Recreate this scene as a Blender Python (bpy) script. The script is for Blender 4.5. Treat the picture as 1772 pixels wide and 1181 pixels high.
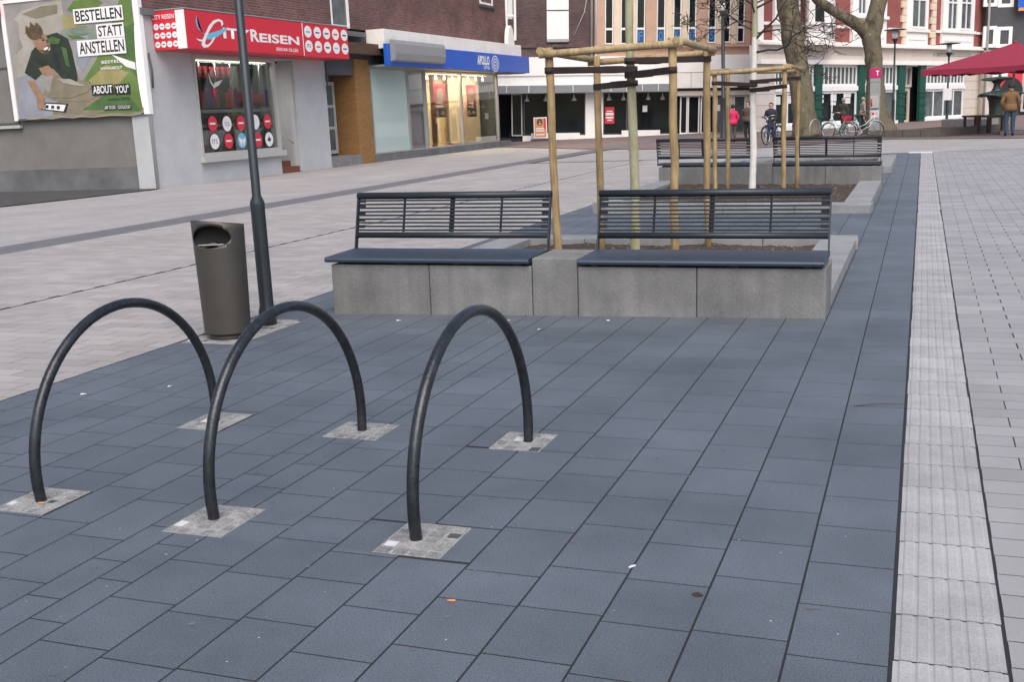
import bpy, bmesh, math, random
import numpy as np
from mathutils import Vector, Matrix
random.seed(7)
rnd = random.Random(11)
SC = bpy.context.scene
COL = SC.collection
for o in list(bpy.data.objects): bpy.data.objects.remove(o)

# ------------------------------------------------------------------ camera
W, H = 1772.0, 1181.0
FPX, YAW, PIT, ROLL, CAMH = 1883.1, -0.363446, 0.205765, 0.0460704, 1.6
def _rot():
    f = np.array([math.sin(YAW)*math.cos(PIT), math.cos(YAW)*math.cos(PIT), -math.sin(PIT)])
    r = np.array([math.cos(YAW), -math.sin(YAW), 0]); d = np.cross(f, r)
    c, s = math.cos(ROLL), math.sin(ROLL)
    return c*r + s*d, -s*r + c*d, f
RV, DV, FV = _rot()
CAM = np.array([0, 0, CAMH])
cam = bpy.data.cameras.new('camera'); camo = bpy.data.objects.new('camera', cam); COL.objects.link(camo)
cam.sensor_width = 36; cam.lens = 36*FPX/W; cam.clip_start = 0.05; cam.clip_end = 2000
M = Matrix.Identity(4)
for i in range(3):
    M[i][0] = RV[i]; M[i][1] = -DV[i]; M[i][2] = -FV[i]; M[i][3] = CAM[i]
camo.matrix_world = M
SC.camera = camo
SC.render.resolution_x, SC.render.resolution_y = 1024, 683

# ------------------------------------------------------------------ sky, sun, exposure
SUN_EL, SUN_AZ = math.radians(52), math.radians(152)      # azimuth clockwise from +Y: behind the camera
w = bpy.data.worlds.new('World'); SC.world = w; w.use_nodes = True
nt = w.node_tree; nt.nodes.clear()
sky = nt.nodes.new('ShaderNodeTexSky'); sky.sky_type = 'NISHITA'; sky.sun_disc = False
sky.sun_elevation = SUN_EL; sky.sun_rotation = SUN_AZ
sky.air_density = 1.0; sky.dust_density = 4.0; sky.ozone_density = 1.0
bg = nt.nodes.new('ShaderNodeBackground'); bg.inputs[1].default_value = 0.15
wo = nt.nodes.new('ShaderNodeOutputWorld')
nt.links.new(sky.outputs[0], bg.inputs[0]); nt.links.new(bg.outputs[0], wo.inputs[0])
sl = bpy.data.lights.new('sun', 'SUN'); sl.energy = 1.4; sl.angle = math.radians(60); sl.color = (1, .95, .88)
so = bpy.data.objects.new('sun', sl); COL.objects.link(so)
sd = Vector((math.sin(SUN_AZ)*math.cos(SUN_EL), math.cos(SUN_AZ)*math.cos(SUN_EL), math.sin(SUN_EL)))
so.rotation_euler = sd.to_track_quat('Z', 'Y').to_euler()
SC.view_settings.view_transform = 'Standard'; SC.view_settings.look = 'None'
SC.view_settings.gamma = 1; SC.view_settings.exposure = 0.42; SC.view_settings.use_curve_mapping = False
SC.render.engine = 'CYCLES'

# ------------------------------------------------------------------ pixel -> place
def ray(x, y):
    a, b = (x-W/2)/FPX, (y-H/2)/FPX
    return RV*a + DV*b + FV
def gp(x, y, z=0.0):
    d = ray(x, y); t = (z-CAMH)/d[2]; return CAM + t*d
def at_depth(x, y, dep): return CAM + ray(x, y)*dep
def proj(p):
    q = np.array(p) - CAM; c = q@FV
    return (W/2 + FPX*(q@RV)/c, H/2 + FPX*(q@DV)/c, c)
def up_at(p, y):      # height above ground point p seen at image row y
    lo, hi = -2.0, 30.0
    for _ in range(50):
        m = (lo+hi)/2
        if proj((p[0], p[1], m))[1] > y: lo = m
        else: hi = m
    return lo

# ------------------------------------------------------------------ materials
MATS = {}
def mat(name, col, rough=.7, metal=0, vary=.15, scale=6, bump=0, bscale=60, var2=0, coat=0, spec=.5, piece=0, emit=0, trans=0, sat=None):
    if name in MATS: return MATS[name]
    m = bpy.data.materials.new(name); m.use_nodes = True; MATS[name] = m
    t = m.node_tree; N = t.nodes; L = t.links; b = N['Principled BSDF']
    b.inputs['Roughness'].default_value = rough; b.inputs['Metallic'].default_value = metal
    b.inputs['Specular IOR Level'].default_value = spec
    if coat: b.inputs['Coat Weight'].default_value = coat
    if emit:
        b.inputs['Emission Color'].default_value = (*col, 1); b.inputs['Emission Strength'].default_value = emit
    tc = N.new('ShaderNodeTexCoord'); geo = N.new('ShaderNodeNewGeometry')
    nz = N.new('ShaderNodeTexNoise'); nz.inputs['Scale'].default_value = scale; nz.inputs['Detail'].default_value = 6
    nz.inputs['Roughness'].default_value = .65
    L.new(geo.outputs['Position'], nz.inputs['Vector'])
    mr = N.new('ShaderNodeMapRange'); mr.inputs[1].default_value = .3; mr.inputs[2].default_value = .7
    mr.inputs[3].default_value = 1-vary; mr.inputs[4].default_value = 1+vary
    L.new(nz.outputs[0], mr.inputs[0])
    val = mr.outputs[0]
    if piece:
        oi = N.new('ShaderNodeObjectInfo'); ad = N.new('ShaderNodeMath'); ad.operation = 'ADD'
        L.new(oi.outputs['Random'], ad.inputs[0]); L.new(geo.outputs['Random Per Island'], ad.inputs[1])
        fr = N.new('ShaderNodeMath'); fr.operation = 'FRACT'; L.new(ad.outputs[0], fr.inputs[0])
        m2 = N.new('ShaderNodeMapRange'); m2.inputs[3].default_value = 1-piece; m2.inputs[4].default_value = 1+piece
        L.new(fr.outputs[0], m2.inputs[0])
        mu = N.new('ShaderNodeMath'); mu.operation = 'MULTIPLY'; L.new(val, mu.inputs[0]); L.new(m2.outputs[0], mu.inputs[1]); val = mu.outputs[0]
    if var2:
        n3 = N.new('ShaderNodeTexNoise'); n3.inputs['Scale'].default_value = bscale; n3.inputs['Detail'].default_value = 3
        L.new(geo.outputs['Position'], n3.inputs['Vector'])
        m3 = N.new('ShaderNodeMapRange'); m3.inputs[1].default_value = .35; m3.inputs[2].default_value = .65
        m3.inputs[3].default_value = 1-var2; m3.inputs[4].default_value = 1+var2; L.new(n3.outputs[0], m3.inputs[0])
        mu = N.new('ShaderNodeMath'); mu.operation = 'MULTIPLY'; L.new(val, mu.inputs[0]); L.new(m3.outputs[0], mu.inputs[1]); val = mu.outputs[0]
    vm = N.new('ShaderNodeVectorMath'); vm.operation = 'SCALE'; vm.inputs[0].default_value = col
    L.new(val, vm.inputs['Scale']); L.new(vm.outputs[0], b.inputs['Base Color'])
    if bump:
        nb = N.new('ShaderNodeTexNoise'); nb.inputs['Scale'].default_value = bscale; nb.inputs['Detail'].default_value = 4
        L.new(geo.outputs['Position'], nb.inputs['Vector'])
        bp = N.new('ShaderNodeBump'); bp.inputs['Strength'].default_value = bump; bp.inputs['Distance'].default_value = .01
        L.new(nb.outputs[0], bp.inputs['Height']); L.new(bp.outputs[0], b.inputs['Normal'])
    return m
def brickmat(name, c1, c2, mortar, bw=.24, bh=.071, joint=.011, rough=.85, ground=False, vary=.25):
    m = bpy.data.materials.new(name); m.use_nodes = True; MATS[name] = m
    t = m.node_tree; N = t.nodes; L = t.links; b = N['Principled BSDF']; b.inputs['Roughness'].default_value = rough
    tc = N.new('ShaderNodeTexCoord'); sp = N.new('ShaderNodeSeparateXYZ'); L.new(tc.outputs['Object'], sp.inputs[0])
    cb = N.new('ShaderNodeCombineXYZ')
    if ground:
        L.new(sp.outputs[0], cb.inputs[0]); L.new(sp.outputs[1], cb.inputs[1])
    else:
        a = N.new('ShaderNodeMath'); a.operation = 'ADD'; L.new(sp.outputs[0], a.inputs[0]); L.new(sp.outputs[1], a.inputs[1])
        L.new(a.outputs[0], cb.inputs[0]); L.new(sp.outputs[2], cb.inputs[1])
    br = N.new('ShaderNodeTexBrick'); L.new(cb.outputs[0], br.inputs['Vector'])
    br.inputs['Scale'].default_value = 1; br.inputs['Brick Width'].default_value = bw; br.inputs['Row Height'].default_value = bh
    br.inputs['Mortar Size'].default_value = joint/2; br.inputs['Mortar Smooth'].default_value = .2; br.inputs['Bias'].default_value = -.1
    br.inputs['Color1'].default_value = (*c1, 1); br.inputs['Color2'].default_value = (*c2, 1); br.inputs['Mortar'].default_value = (*mortar, 1)
    nz = N.new('ShaderNodeTexNoise'); nz.inputs['Scale'].default_value = .7; nz.inputs['Detail'].default_value = 7; L.new(tc.outputs['Object'], nz.inputs['Vector'])
    mr = N.new('ShaderNodeMapRange'); mr.inputs[1].default_value = .3; mr.inputs[2].default_value = .7; mr.inputs[3].default_value = 1-vary; mr.inputs[4].default_value = 1+vary
    L.new(nz.outputs[0], mr.inputs[0])
    vm = N.new('ShaderNodeVectorMath'); vm.operation = 'SCALE'; L.new(br.outputs[0], vm.inputs[0]); L.new(mr.outputs[0], vm.inputs['Scale'])
    L.new(vm.outputs[0], b.inputs['Base Color'])
    bp = N.new('ShaderNodeBump'); bp.invert = True; bp.inputs['Strength'].default_value = .6; bp.inputs['Distance'].default_value = .008
    L.new(br.outputs['Fac'], bp.inputs['Height']); L.new(bp.outputs[0], b.inputs['Normal'])
    return m
def glassmat(name, tint=(.9, .95, .95), refl=.12, frost=0):
    m = bpy.data.materials.new(name); m.use_nodes = True; MATS[name] = m
    t = m.node_tree; N = t.nodes; L = t.links; N.clear()
    out = N.new('ShaderNodeOutputMaterial'); mx = N.new('ShaderNodeMixShader')
    tr = N.new('ShaderNodeBsdfTransparent'); tr.inputs[0].default_value = (*tint, 1)
    gl = N.new('ShaderNodeBsdfGlossy'); gl.inputs['Roughness'].default_value = .02
    fr = N.new('ShaderNodeLayerWeight'); fr.inputs['Blend'].default_value = refl + .25
    ma = N.new('ShaderNodeMath'); ma.operation = 'MULTIPLY_ADD'; ma.inputs[1].default_value = .8; ma.inputs[2].default_value = refl*.4
    L.new(fr.outputs['Fresnel'], ma.inputs[0]); L.new(ma.outputs[0], mx.inputs[0])
    if frost:
        df = N.new('ShaderNodeBsdfDiffuse'); df.inputs[0].default_value = (*tint, 1)
        m2 = N.new('ShaderNodeMixShader'); m2.inputs[0].default_value = frost
        L.new(tr.outputs[0], m2.inputs[1]); L.new(df.outputs[0], m2.inputs[2]); L.new(m2.outputs[0], mx.inputs[1])
    else: L.new(tr.outputs[0], mx.inputs[1])
    L.new(gl.outputs[0], mx.inputs[2]); L.new(mx.outputs[0], out.inputs[0])
    return m
def woodmat(name, c1, c2):
    m = bpy.data.materials.new(name); m.use_nodes = True; MATS[name] = m
    t = m.node_tree; N = t.nodes; L = t.links; b = N['Principled BSDF']; b.inputs['Roughness'].default_value = .75
    tc = N.new('ShaderNodeTexCoord'); mp = N.new('ShaderNodeMapping'); mp.inputs['Scale'].default_value = (14, 14, 1.2)
    L.new(tc.outputs['Object'], mp.inputs[0])
    nz = N.new('ShaderNodeTexNoise'); nz.inputs['Scale'].default_value = 2.2; nz.inputs['Detail'].default_value = 7; nz.inputs['Distortion'].default_value = .6
    L.new(mp.outputs[0], nz.inputs['Vector'])
    n2 = N.new('ShaderNodeTexNoise'); n2.inputs['Scale'].default_value = 5; L.new(tc.outputs['Object'], n2.inputs['Vector'])
    ad = N.new('ShaderNodeMath'); ad.operation = 'MULTIPLY_ADD'; ad.inputs[1].default_value = .6; L.new(nz.outputs[0], ad.inputs[0])
    mm = N.new('ShaderNodeMath'); mm.operation = 'MULTIPLY'; mm.inputs[1].default_value = .45; L.new(n2.outputs[0], mm.inputs[0]); L.new(mm.outputs[0], ad.inputs[2])
    cr = N.new('ShaderNodeValToRGB'); cr.color_ramp.elements[0].position = .35; cr.color_ramp.elements[1].position = .68
    cr.color_ramp.elements[0].color = (*c1, 1); cr.color_ramp.elements[1].color = (*c2, 1)
    L.new(ad.outputs[0], cr.inputs[0]); L.new(cr.outputs[0], b.inputs['Base Color'])
    bp = N.new('ShaderNodeBump'); bp.inputs['Strength'].default_value = .3; bp.inputs['Distance'].default_value = .006
    L.new(nz.outputs[0], bp.inputs['Height']); L.new(bp.outputs[0], b.inputs['Normal'])
    return m
def barkmat(name, cols, sc=4):
    m = bpy.data.materials.new(name); m.use_nodes = True; MATS[name] = m
    t = m.node_tree; N = t.nodes; L = t.links; b = N['Principled BSDF']; b.inputs['Roughness'].default_value = .9
    tc = N.new('ShaderNodeTexCoord'); mp = N.new('ShaderNodeMapping'); mp.inputs['Scale'].default_value = (1, 1, .45); L.new(tc.outputs['Object'], mp.inputs[0])
    nz = N.new('ShaderNodeTexNoise'); nz.inputs['Scale'].default_value = sc; nz.inputs['Detail'].default_value = 9; nz.inputs['Roughness'].default_value = .7
    L.new(mp.outputs[0], nz.inputs['Vector'])
    cr = N.new('ShaderNodeValToRGB'); e = cr.color_ramp.elements
    e[0].position = .36; e[0].color = (*cols[0], 1); e[1].position = .66; e[1].color = (*cols[-1], 1)
    for i, c in enumerate(cols[1:-1]):
        k = e.new(.36 + .30*(i+1)/(len(cols)-1)); k.color = (*c, 1)
    L.new(nz.outputs[0], cr.inputs[0]); L.new(cr.outputs[0], b.inputs['Base Color'])
    bp = N.new('ShaderNodeBump'); bp.inputs['Strength'].default_value = .5; bp.inputs['Distance'].default_value = .02
    L.new(nz.outputs[0], bp.inputs['Height']); L.new(bp.outputs[0], b.inputs['Normal'])
    return m

mat('slab', (.098, .116, .138), .55, vary=.22, scale=1.1, bump=.5, bscale=170, var2=.34, piece=.075)
mat('paver', (.28, .278, .283), .8, vary=.12, scale=.9, bump=.3, bscale=200, var2=.12, piece=.10)
mat('paver_left', (.315, .298, .288), .8, vary=.12, scale=.7, bump=.3, bscale=200, var2=.10, piece=.11)
mat('tactile', (.33, .328, .33), .85, vary=.16, scale=3.5, bump=.12, bscale=150, var2=.12, piece=.1)
mat('bedding', (.016, .017, .02), .95, vary=.3, scale=40)
brickmat('far_paving', (.335, .32, .315), (.295, .285, .28), (.2, .2, .2), .33, .165, .008, ground=True, vary=.10)
brickmat('red_paving', (.20, .145, .135), (.17, .13, .125), (.12, .1, .1), .2, .1, .008, ground=True, vary=.15)
mat('stripe', (.13, .13, .14), .8, vary=.15, scale=3, var2=.1)
mat('asphalt', (.055, .055, .055), .9, vary=.35, scale=2, bump=.4, bscale=90)
mat('white_line', (.62, .62, .62), .8, vary=.1)
def concmat(name, c):
    m = mat(name, c, .85, vary=.2, scale=2.6, bump=.5, bscale=110, var2=.14, piece=.1); t = m.node_tree; N = t.nodes; L = t.links
    geo = N.new('ShaderNodeNewGeometry'); mp = N.new('ShaderNodeMapping'); mp.inputs['Scale'].default_value = (9, 9, .8); L.new(geo.outputs['Position'], mp.inputs[0])
    nz = N.new('ShaderNodeTexNoise'); nz.inputs['Scale'].default_value = 1; nz.inputs['Detail'].default_value = 6; L.new(mp.outputs[0], nz.inputs['Vector'])
    n2 = N.new('ShaderNodeTexNoise'); n2.inputs['Scale'].default_value = 1.1; n2.inputs['Detail'].default_value = 4; L.new(geo.outputs['Position'], n2.inputs['Vector'])
    mu = N.new('ShaderNodeMath'); mu.operation = 'MULTIPLY'; L.new(nz.outputs[0], mu.inputs[0]); L.new(n2.outputs[0], mu.inputs[1])
    mr = N.new('ShaderNodeMapRange'); mr.inputs[1].default_value = .16; mr.inputs[2].default_value = .36; mr.inputs[3].default_value = .82; mr.inputs[4].default_value = 1.10; L.new(mu.outputs[0], mr.inputs[0])
    vo = N.new('ShaderNodeTexVoronoi'); vo.inputs['Scale'].default_value = 26; L.new(geo.outputs['Position'], vo.inputs['Vector'])
    sp = N.new('ShaderNodeMath'); sp.operation = 'LESS_THAN'; sp.inputs[1].default_value = .085; L.new(vo.outputs['Distance'], sp.inputs[0])
    ad = N.new('ShaderNodeMath'); ad.operation = 'MULTIPLY_ADD'; ad.inputs[1].default_value = .5; L.new(sp.outputs[0], ad.inputs[0]); L.new(mr.outputs[0], ad.inputs[2])
    b = N['Principled BSDF']; src = b.inputs['Base Color'].links[0].from_socket
    vm = N.new('ShaderNodeVectorMath'); vm.operation = 'SCALE'; L.new(src, vm.inputs[0]); L.new(ad.outputs[0], vm.inputs['Scale']); L.new(vm.outputs[0], b.inputs['Base Color'])
concmat('concrete', (.19, .192, .19))
mat('concrete_top', (.24, .245, .25), .85, vary=.18, scale=3, bump=.3, bscale=140, var2=.1)
mat('soil', (.055, .038, .028), .98, vary=.5, scale=18, bump=.9, bscale=50, var2=.4)
mat('chip', (.17, .12, .08), .9, vary=.5, scale=30, piece=.5)
mat('anthracite', (.030, .036, .046), .42, metal=.35, vary=.10, scale=8, bump=.05, bscale=300)
mat('seat_metal', (.045, .064, .092), .45, metal=.3, vary=.08, scale=10, bump=.12, bscale=420)
mat('hoop_metal', (.040, .044, .050), .27, metal=.6, vary=.35, scale=14, bump=.15, bscale=90, var2=.2)
mat('pole_paint', (.022, .030, .036), .45, metal=.2, vary=.15, scale=5)
mat('bin_paint', (.085, .078, .070), .48, metal=.55, vary=.08, scale=6, bump=.08, bscale=350)
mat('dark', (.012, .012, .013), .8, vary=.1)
mat('bag', (.02, .02, .022), .35, vary=.3)
mat('sett_grey', (.235, .235, .235), .9, vary=.35, scale=22, bump=.9, bscale=110, var2=.25, piece=.22)
mat('sett_white', (.55, .55, .57), .8, vary=.1, scale=30)
mat('sett_dark', (.06, .065, .075), .8, vary=.15, scale=30)
mat('mortar', (.29, .288, .28), .95, vary=.35, scale=16, bump=.9, bscale=90, var2=.2)
woodmat('stake', (.17, .115, .055), (.42, .305, .15))
woodmat('rail', (.21, .15, .08), (.47, .36, .20))
mat('strap', (.030, .018, .016), .8, vary=.2, scale=20, bump=.3, bscale=200)
barkmat('young_bark', [(.24, .23, .13), (.36, .35, .22), (.42, .41, .30)], 7)
mat('limewash', (.70, .68, .64), .9, vary=.12, scale=6, bump=.4, bscale=50)
barkmat('twig', [(.05, .04, .035), (.09, .075, .065)], 6)
barkmat('plane_bark', [(.045, .038, .024), (.09, .076, .046), (.13, .11, .07), (.10, .086, .058), (.26, .225, .155)], 3.2)
mat('render_grey', (.44, .455, .47), .85, vary=.10, scale=1.1, bump=.15, bscale=60, var2=.05)
mat('render_wall', (.19, .184, .172), .9, vary=.16, scale=.8, bump=.25, bscale=50, var2=.06)
mat('plinth_grey', (.13, .135, .14), .85, vary=.3, scale=1.0, bump=.2, bscale=60)
brickmat('dark_brick', (.165, .072, .066), (.085, .042, .042), (.19, .14, .13), bh=.083, joint=.018, vary=.3)
brickmat('dark_brick_far', (.115, .07, .07), (.065, .044, .046), (.13, .10, .10), bh=.09, joint=.018, vary=.25)
brickmat('yellow_brick', (.29, .15, .05), (.235, .12, .04), (.19, .115, .05), vary=.15)
brickmat('red_brick', (.30, .085, .075), (.26, .07, .065), (.24, .10, .09), vary=.12)
mat('salmon', (.54, .36, .27), .85, vary=.10, scale=1.5, bump=.1)
mat('cream_stone', (.74, .62, .48), .85, vary=.08, scale=2)
mat('white_paint', (.86, .855, .85), .7, vary=.05, scale=2)
mat('white_frame', (.82, .82, .82), .5, vary=.05, scale=4)
mat('fascia_white', (.80, .78, .74), .7, vary=.10, scale=1.2)
mat('beige', (.60, .54, .49), .85, vary=.06, scale=1.5)
mat('beige_dark', (.42, .39, .36), .85, vary=.06, scale=1.5)
mat('stucco_white', (.84, .81, .78), .8, vary=.06, scale=2, bump=.15, bscale=40)
mat('green_paint', (.008, .075, .055), .4, vary=.12, scale=6)
mat('grey_metal', (.36, .37, .38), .45, metal=.4, vary=.08)
mat('canopy_grey', (.22, .24, .26), .5, vary=.1)
mat('slate', (.075, .075, .085), .8, vary=.12, scale=3)
mat('frame_grey', (.42, .42, .41), .6, vary=.06)
mat('red_sign', (.62, .022, .045), .4, vary=.04, scale=2)
mat('print_white', (.80, .79, .78), .5, vary=.03)
mat('print_black', (.02, .02, .022), .5, vary=.05)
mat('print_red', (.60, .03, .06), .5, vary=.05)
mat('print_blue', (.16, .46, .66), .5, vary=.05)
mat('apollo_blue', (.012, .10, .52), .4, vary=.06, scale=2)
mat('step_red', (.16, .055, .035), .8, vary=.2, scale=4)
mat('step_grey', (.20, .20, .20), .85, vary=.2, scale=4)
glassmat('glass', (.95, .98, .975), .08)
glassmat('frosted', (.62, .76, .72), .10, frost=.72)
mat('dark_glass', (.010, .014, .015), .06, vary=.3, scale=1.0, spec=.32)
mat('mid_glass', (.10, .12, .125), .08, vary=.35, scale=1.4, spec=.6)
mat('pane_blue', (.015, .085, .25), .2, vary=.15)
mat('pane_mark', (.05, .22, .46), .4, vary=.05)
mat('mirror', (.55, .58, .58), .05, metal=.9, vary=.05)
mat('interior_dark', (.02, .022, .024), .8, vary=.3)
mat('interior_green', (.30, .38, .34), .7, vary=.1)
mat('interior_cream', (.70, .58, .40), .8, vary=.06)
mat('curtain', (.62, .54, .42), .85, vary=.08, scale=3)
mat('lamp_on', (1.0, .86, .62), .5, vary=0, emit=6)
mat('purple', (.17, .05, .26), .6, vary=.5, scale=9)
mat('parasol_red', (.25, .018, .045), .75, vary=.08, scale=2, bump=.1)
mat('edging', (.13, .115, .10), .85, vary=.2, scale=4)
mat('bronze', (.055, .075, .068), .5, metal=.5, vary=.4, scale=5)
mat('wood_brown', (.085, .045, .03), .6, vary=.2)
mat('tyre', (.015, .015, .016), .8, vary=.1)
mat('chrome', (.55, .56, .57), .25, metal=.9, vary=.05)
mat('mint', (.38, .58, .54), .4, vary=.05)
mat('bike_red', (.45, .02, .06), .4, vary=.05)
mat('bike_silver', (.50, .52, .54), .35, metal=.4, vary=.05)
mat('bike_blue', (.03, .05, .13), .4, vary=.05)
mat('bike_black', (.015, .015, .017), .5, vary=.05)
mat('skin', (.46, .27, .20), .6, vary=.05)
mat('hair_dark', (.02, .014, .012), .7, vary=.2)
mat('hair_grey', (.35, .33, .31), .7, vary=.2)
mat('jacket_red', (.55, .02, .10), .8, vary=.12, scale=8)
mat('jacket_brown', (.075, .058, .05), .85, vary=.15, scale=8)
mat('jacket_navy', (.012, .016, .03), .75, vary=.2, scale=8)
mat('jacket_olive', (.055, .06, .045), .85, vary=.15, scale=8)
mat('coat_beige', (.36, .29, .24), .85, vary=.1, scale=8)
mat('jacket_tan', (.16, .085, .035), .85, vary=.15, scale=8)
mat('trouser_dark', (.022, .022, .025), .85, vary=.15, scale=8)
mat('trouser_grey', (.075, .07, .07), .85, vary=.15, scale=8)
mat('jeans', (.03, .06, .10), .85, vary=.2, scale=8)
mat('shoe', (.018, .015, .014), .6, vary=.1)
mat('paper', (.70, .70, .72), .8, vary=.04)
mat('magenta', (.48, .02, .13), .4, vary=.05)
mat('butt_orange', (.60, .27, .13), .8, vary=.1)
mat('lamp_glass', (.70, .72, .72), .15, vary=.05)

# ------------------------------------------------------------------ mesh helpers
class MB:
    def __init__(s): s.v = []; s.f = []; s.mi = []; s.sm = []
    def add(s, vs, fs, m=0, smooth=False):
        k = len(s.v); s.v += [tuple(map(float, p)) for p in vs]
        for f in fs: s.f.append([i+k for i in f]); s.mi.append(m); s.sm.append(smooth)
        return s
    def box(s, x0, x1, y0, y1, z0, z1, m=0, c=0):
        if c <= 0:
            v = [(x, y, z) for z in (z0, z1) for y in (y0, y1) for x in (x0, x1)]
            return s.add(v, [(0, 2, 3, 1), (4, 5, 7, 6), (0, 1, 5, 4), (2, 6, 7, 3), (0, 4, 6, 2), (1, 3, 7, 5)], m)
        b = bmesh.new(); bmesh.ops.create_cube(b, size=1)
        for q in b.verts: q.co = Vector((x0+(q.co.x+.5)*(x1-x0), y0+(q.co.y+.5)*(y1-y0), z0+(q.co.z+.5)*(z1-z0)))
        bmesh.ops.bevel(b, geom=b.edges[:], offset=c, segments=1, affect='EDGES', profile=.5)
        b.verts.index_update()
        s.add([q.co for q in b.verts], [[q.index for q in f.verts] for f in b.faces], m); b.free(); return s
    def tube(s, pts, rad, n=10, m=0, cap=True, smooth=True, flat=1.0):
        pts = [Vector(p) for p in pts]
        if not hasattr(rad, '__len__'): rad = [rad]*len(pts)
        vs = []; t0 = (pts[1]-pts[0]).normalized()
        up = Vector((0, 0, 1)) if abs(t0.z) < .9 else Vector((1, 0, 0))
        a = t0.cross(up).normalized()
        for i, p in enumerate(pts):
            t = (pts[min(i+1, len(pts)-1)]-pts[max(i-1, 0)]).normalized()
            a = (a - t*a.dot(t)).normalized(); b = t.cross(a)
            for k in range(n):
                th = 2*math.pi*k/n; vs.append(p + (a*math.cos(th) + b*math.sin(th)*flat)*rad[i])
        fs = [[i*n+k, i*n+(k+1) % n, (i+1)*n+(k+1) % n, (i+1)*n+k] for i in range(len(pts)-1) for k in range(n)]
        s.add(vs, fs, m, smooth)
        if cap:
            k0 = len(s.v)-len(vs); s.f.append([k0+n-1-k for k in range(n)]); s.mi.append(m); s.sm.append(False)
            s.f.append([k0+(len(pts)-1)*n+k for k in range(n)]); s.mi.append(m); s.sm.append(False)
        return s
    def lathe(s, prof, n=20, m=0, cx=0, cy=0, sx=1, sy=1):
        vs = [(cx+r*sx*math.cos(2*math.pi*k/n), cy+r*sy*math.sin(2*math.pi*k/n), z) for r, z in prof for k in range(n)]
        fs = [[i*n+k, i*n+(k+1) % n, (i+1)*n+(k+1) % n, (i+1)*n+k] for i in range(len(prof)-1) for k in range(n)]
        s.add(vs, fs, m, True)
        k0 = len(s.v)-len(vs)
        s.f += [[k0+n-1-k for k in range(n)], [k0+(len(prof)-1)*n+k for k in range(n)]]; s.mi += [m, m]; s.sm += [False, False]
        return s
    def disc(s, x, z, r, y, m=0, n=20, rz=None):
        rz = rz or r
        return s.add([(x+r*math.cos(2*math.pi*k/n), y, z+rz*math.sin(2*math.pi*k/n)) for k in range(n)], [list(range(n))], m)
    def poly(s, pts, y, m=0):
        return s.add([(x, y, z) for x, z in pts], [list(range(len(pts)))], m)
    def build(s, name, mats, parent=None):
        me = bpy.data.meshes.new(name); me.from_pydata(s.v, [], s.f)
        if not isinstance(mats, (list, tuple)): mats = [mats]
        for q in mats: me.materials.append(MATS[q])
        for p, i, sm in zip(me.polygons, s.mi, s.sm): p.material_index = i; p.use_smooth = sm
        me.update()
        o = bpy.data.objects.new(name, me); COL.objects.link(o); o.parent = parent
        return o
def thing(name, label, cat, loc=(0, 0, 0), rz=0, group=None, mtx=None):
    o = bpy.data.objects.new(name, None); COL.objects.link(o); o.empty_display_size = .2
    if mtx is not None: o.matrix_world = mtx
    else: o.location = loc; o.rotation_euler = (0, 0, rz)
    o['label'] = label; o['category'] = cat
    if group: o['group'] = group
    return o
def tag(o, label, cat, group=None):
    o['label'] = label; o['category'] = cat
    if group: o['group'] = group
    return o
def struct(o): o['kind'] = 'structure'; return o
def stuff(o): o['kind'] = 'stuff'; return o
def bx(name, par, m, *a, c=0): return MB().box(*a, c=c).build(name, m, par)
def text(name, par, m, s, x0, x1, z0, z1, y, bold=0.0, shear=0):
    c = bpy.data.curves.new(name, 'FONT'); c.body = s; c.offset = bold; c.shear = shear; c.resolution_u = 3
    o = bpy.data.objects.new(name, c); COL.objects.link(o)
    dg = bpy.context.evaluated_depsgraph_get(); me = bpy.data.meshes.new_from_object(o.evaluated_get(dg))
    bpy.data.objects.remove(o); me.name = name
    n = len(me.vertices); a = np.empty(n*3); me.vertices.foreach_get('co', a); a = a.reshape(-1, 3)
    mn, mx = a.min(0), a.max(0); d = np.maximum(mx-mn, 1e-6)
    q = np.stack([x0+(a[:, 0]-mn[0])/d[0]*(x1-x0), np.full(n, y), z0+(a[:, 1]-mn[1])/d[1]*(z1-z0)], 1)
    me.vertices.foreach_set('co', q.ravel()); me.materials.clear(); me.materials.append(MATS[m]); me.update()
    r = bpy.data.objects.new(name, me); COL.objects.link(r); r.parent = par
    return r

class Facade:
    """local frame: x along the front, y into the building, z up; pixel -> (x, z) on the plane y = -proud"""
    def __init__(s, P0, P1=None, u=None):
        s.P = np.array(P0, float)
        s.u = np.array(u, float) if u is not None else (np.array(P1, float)-s.P)
        s.u /= np.linalg.norm(s.u)
        z = np.array([0, 0, 1.0]); s.v = z - s.u*(z@s.u); s.v /= np.linalg.norm(s.v)
        s.n = np.cross(s.v, s.u)
        m = Matrix.Identity(4)
        for i in range(3): m[i][0] = s.u[i]; m[i][1] = s.n[i]; m[i][2] = s.v[i]; m[i][3] = s.P[i]
        s.m = m
    def at(s, px, py, proud=0.0):
        d = ray(px, py); q = s.P - s.n*proud
        t = ((q-CAM)@s.n)/(d@s.n); p = CAM + t*d - s.P
        return p@s.u, p@s.v
    def rect(s, x0, y0, x1, y1, proud=0.0):     # pixel box -> x0,x1,z0,z1 taken at its middle lines
        a = s.at(x0, (y0+y1)/2, proud)[0]; b = s.at(x1, (y0+y1)/2, proud)[0]
        t = s.at((x0+x1)/2, y0, proud)[1]; l = s.at((x0+x1)/2, y1, proud)[1]
        return a, b, l, t

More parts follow.
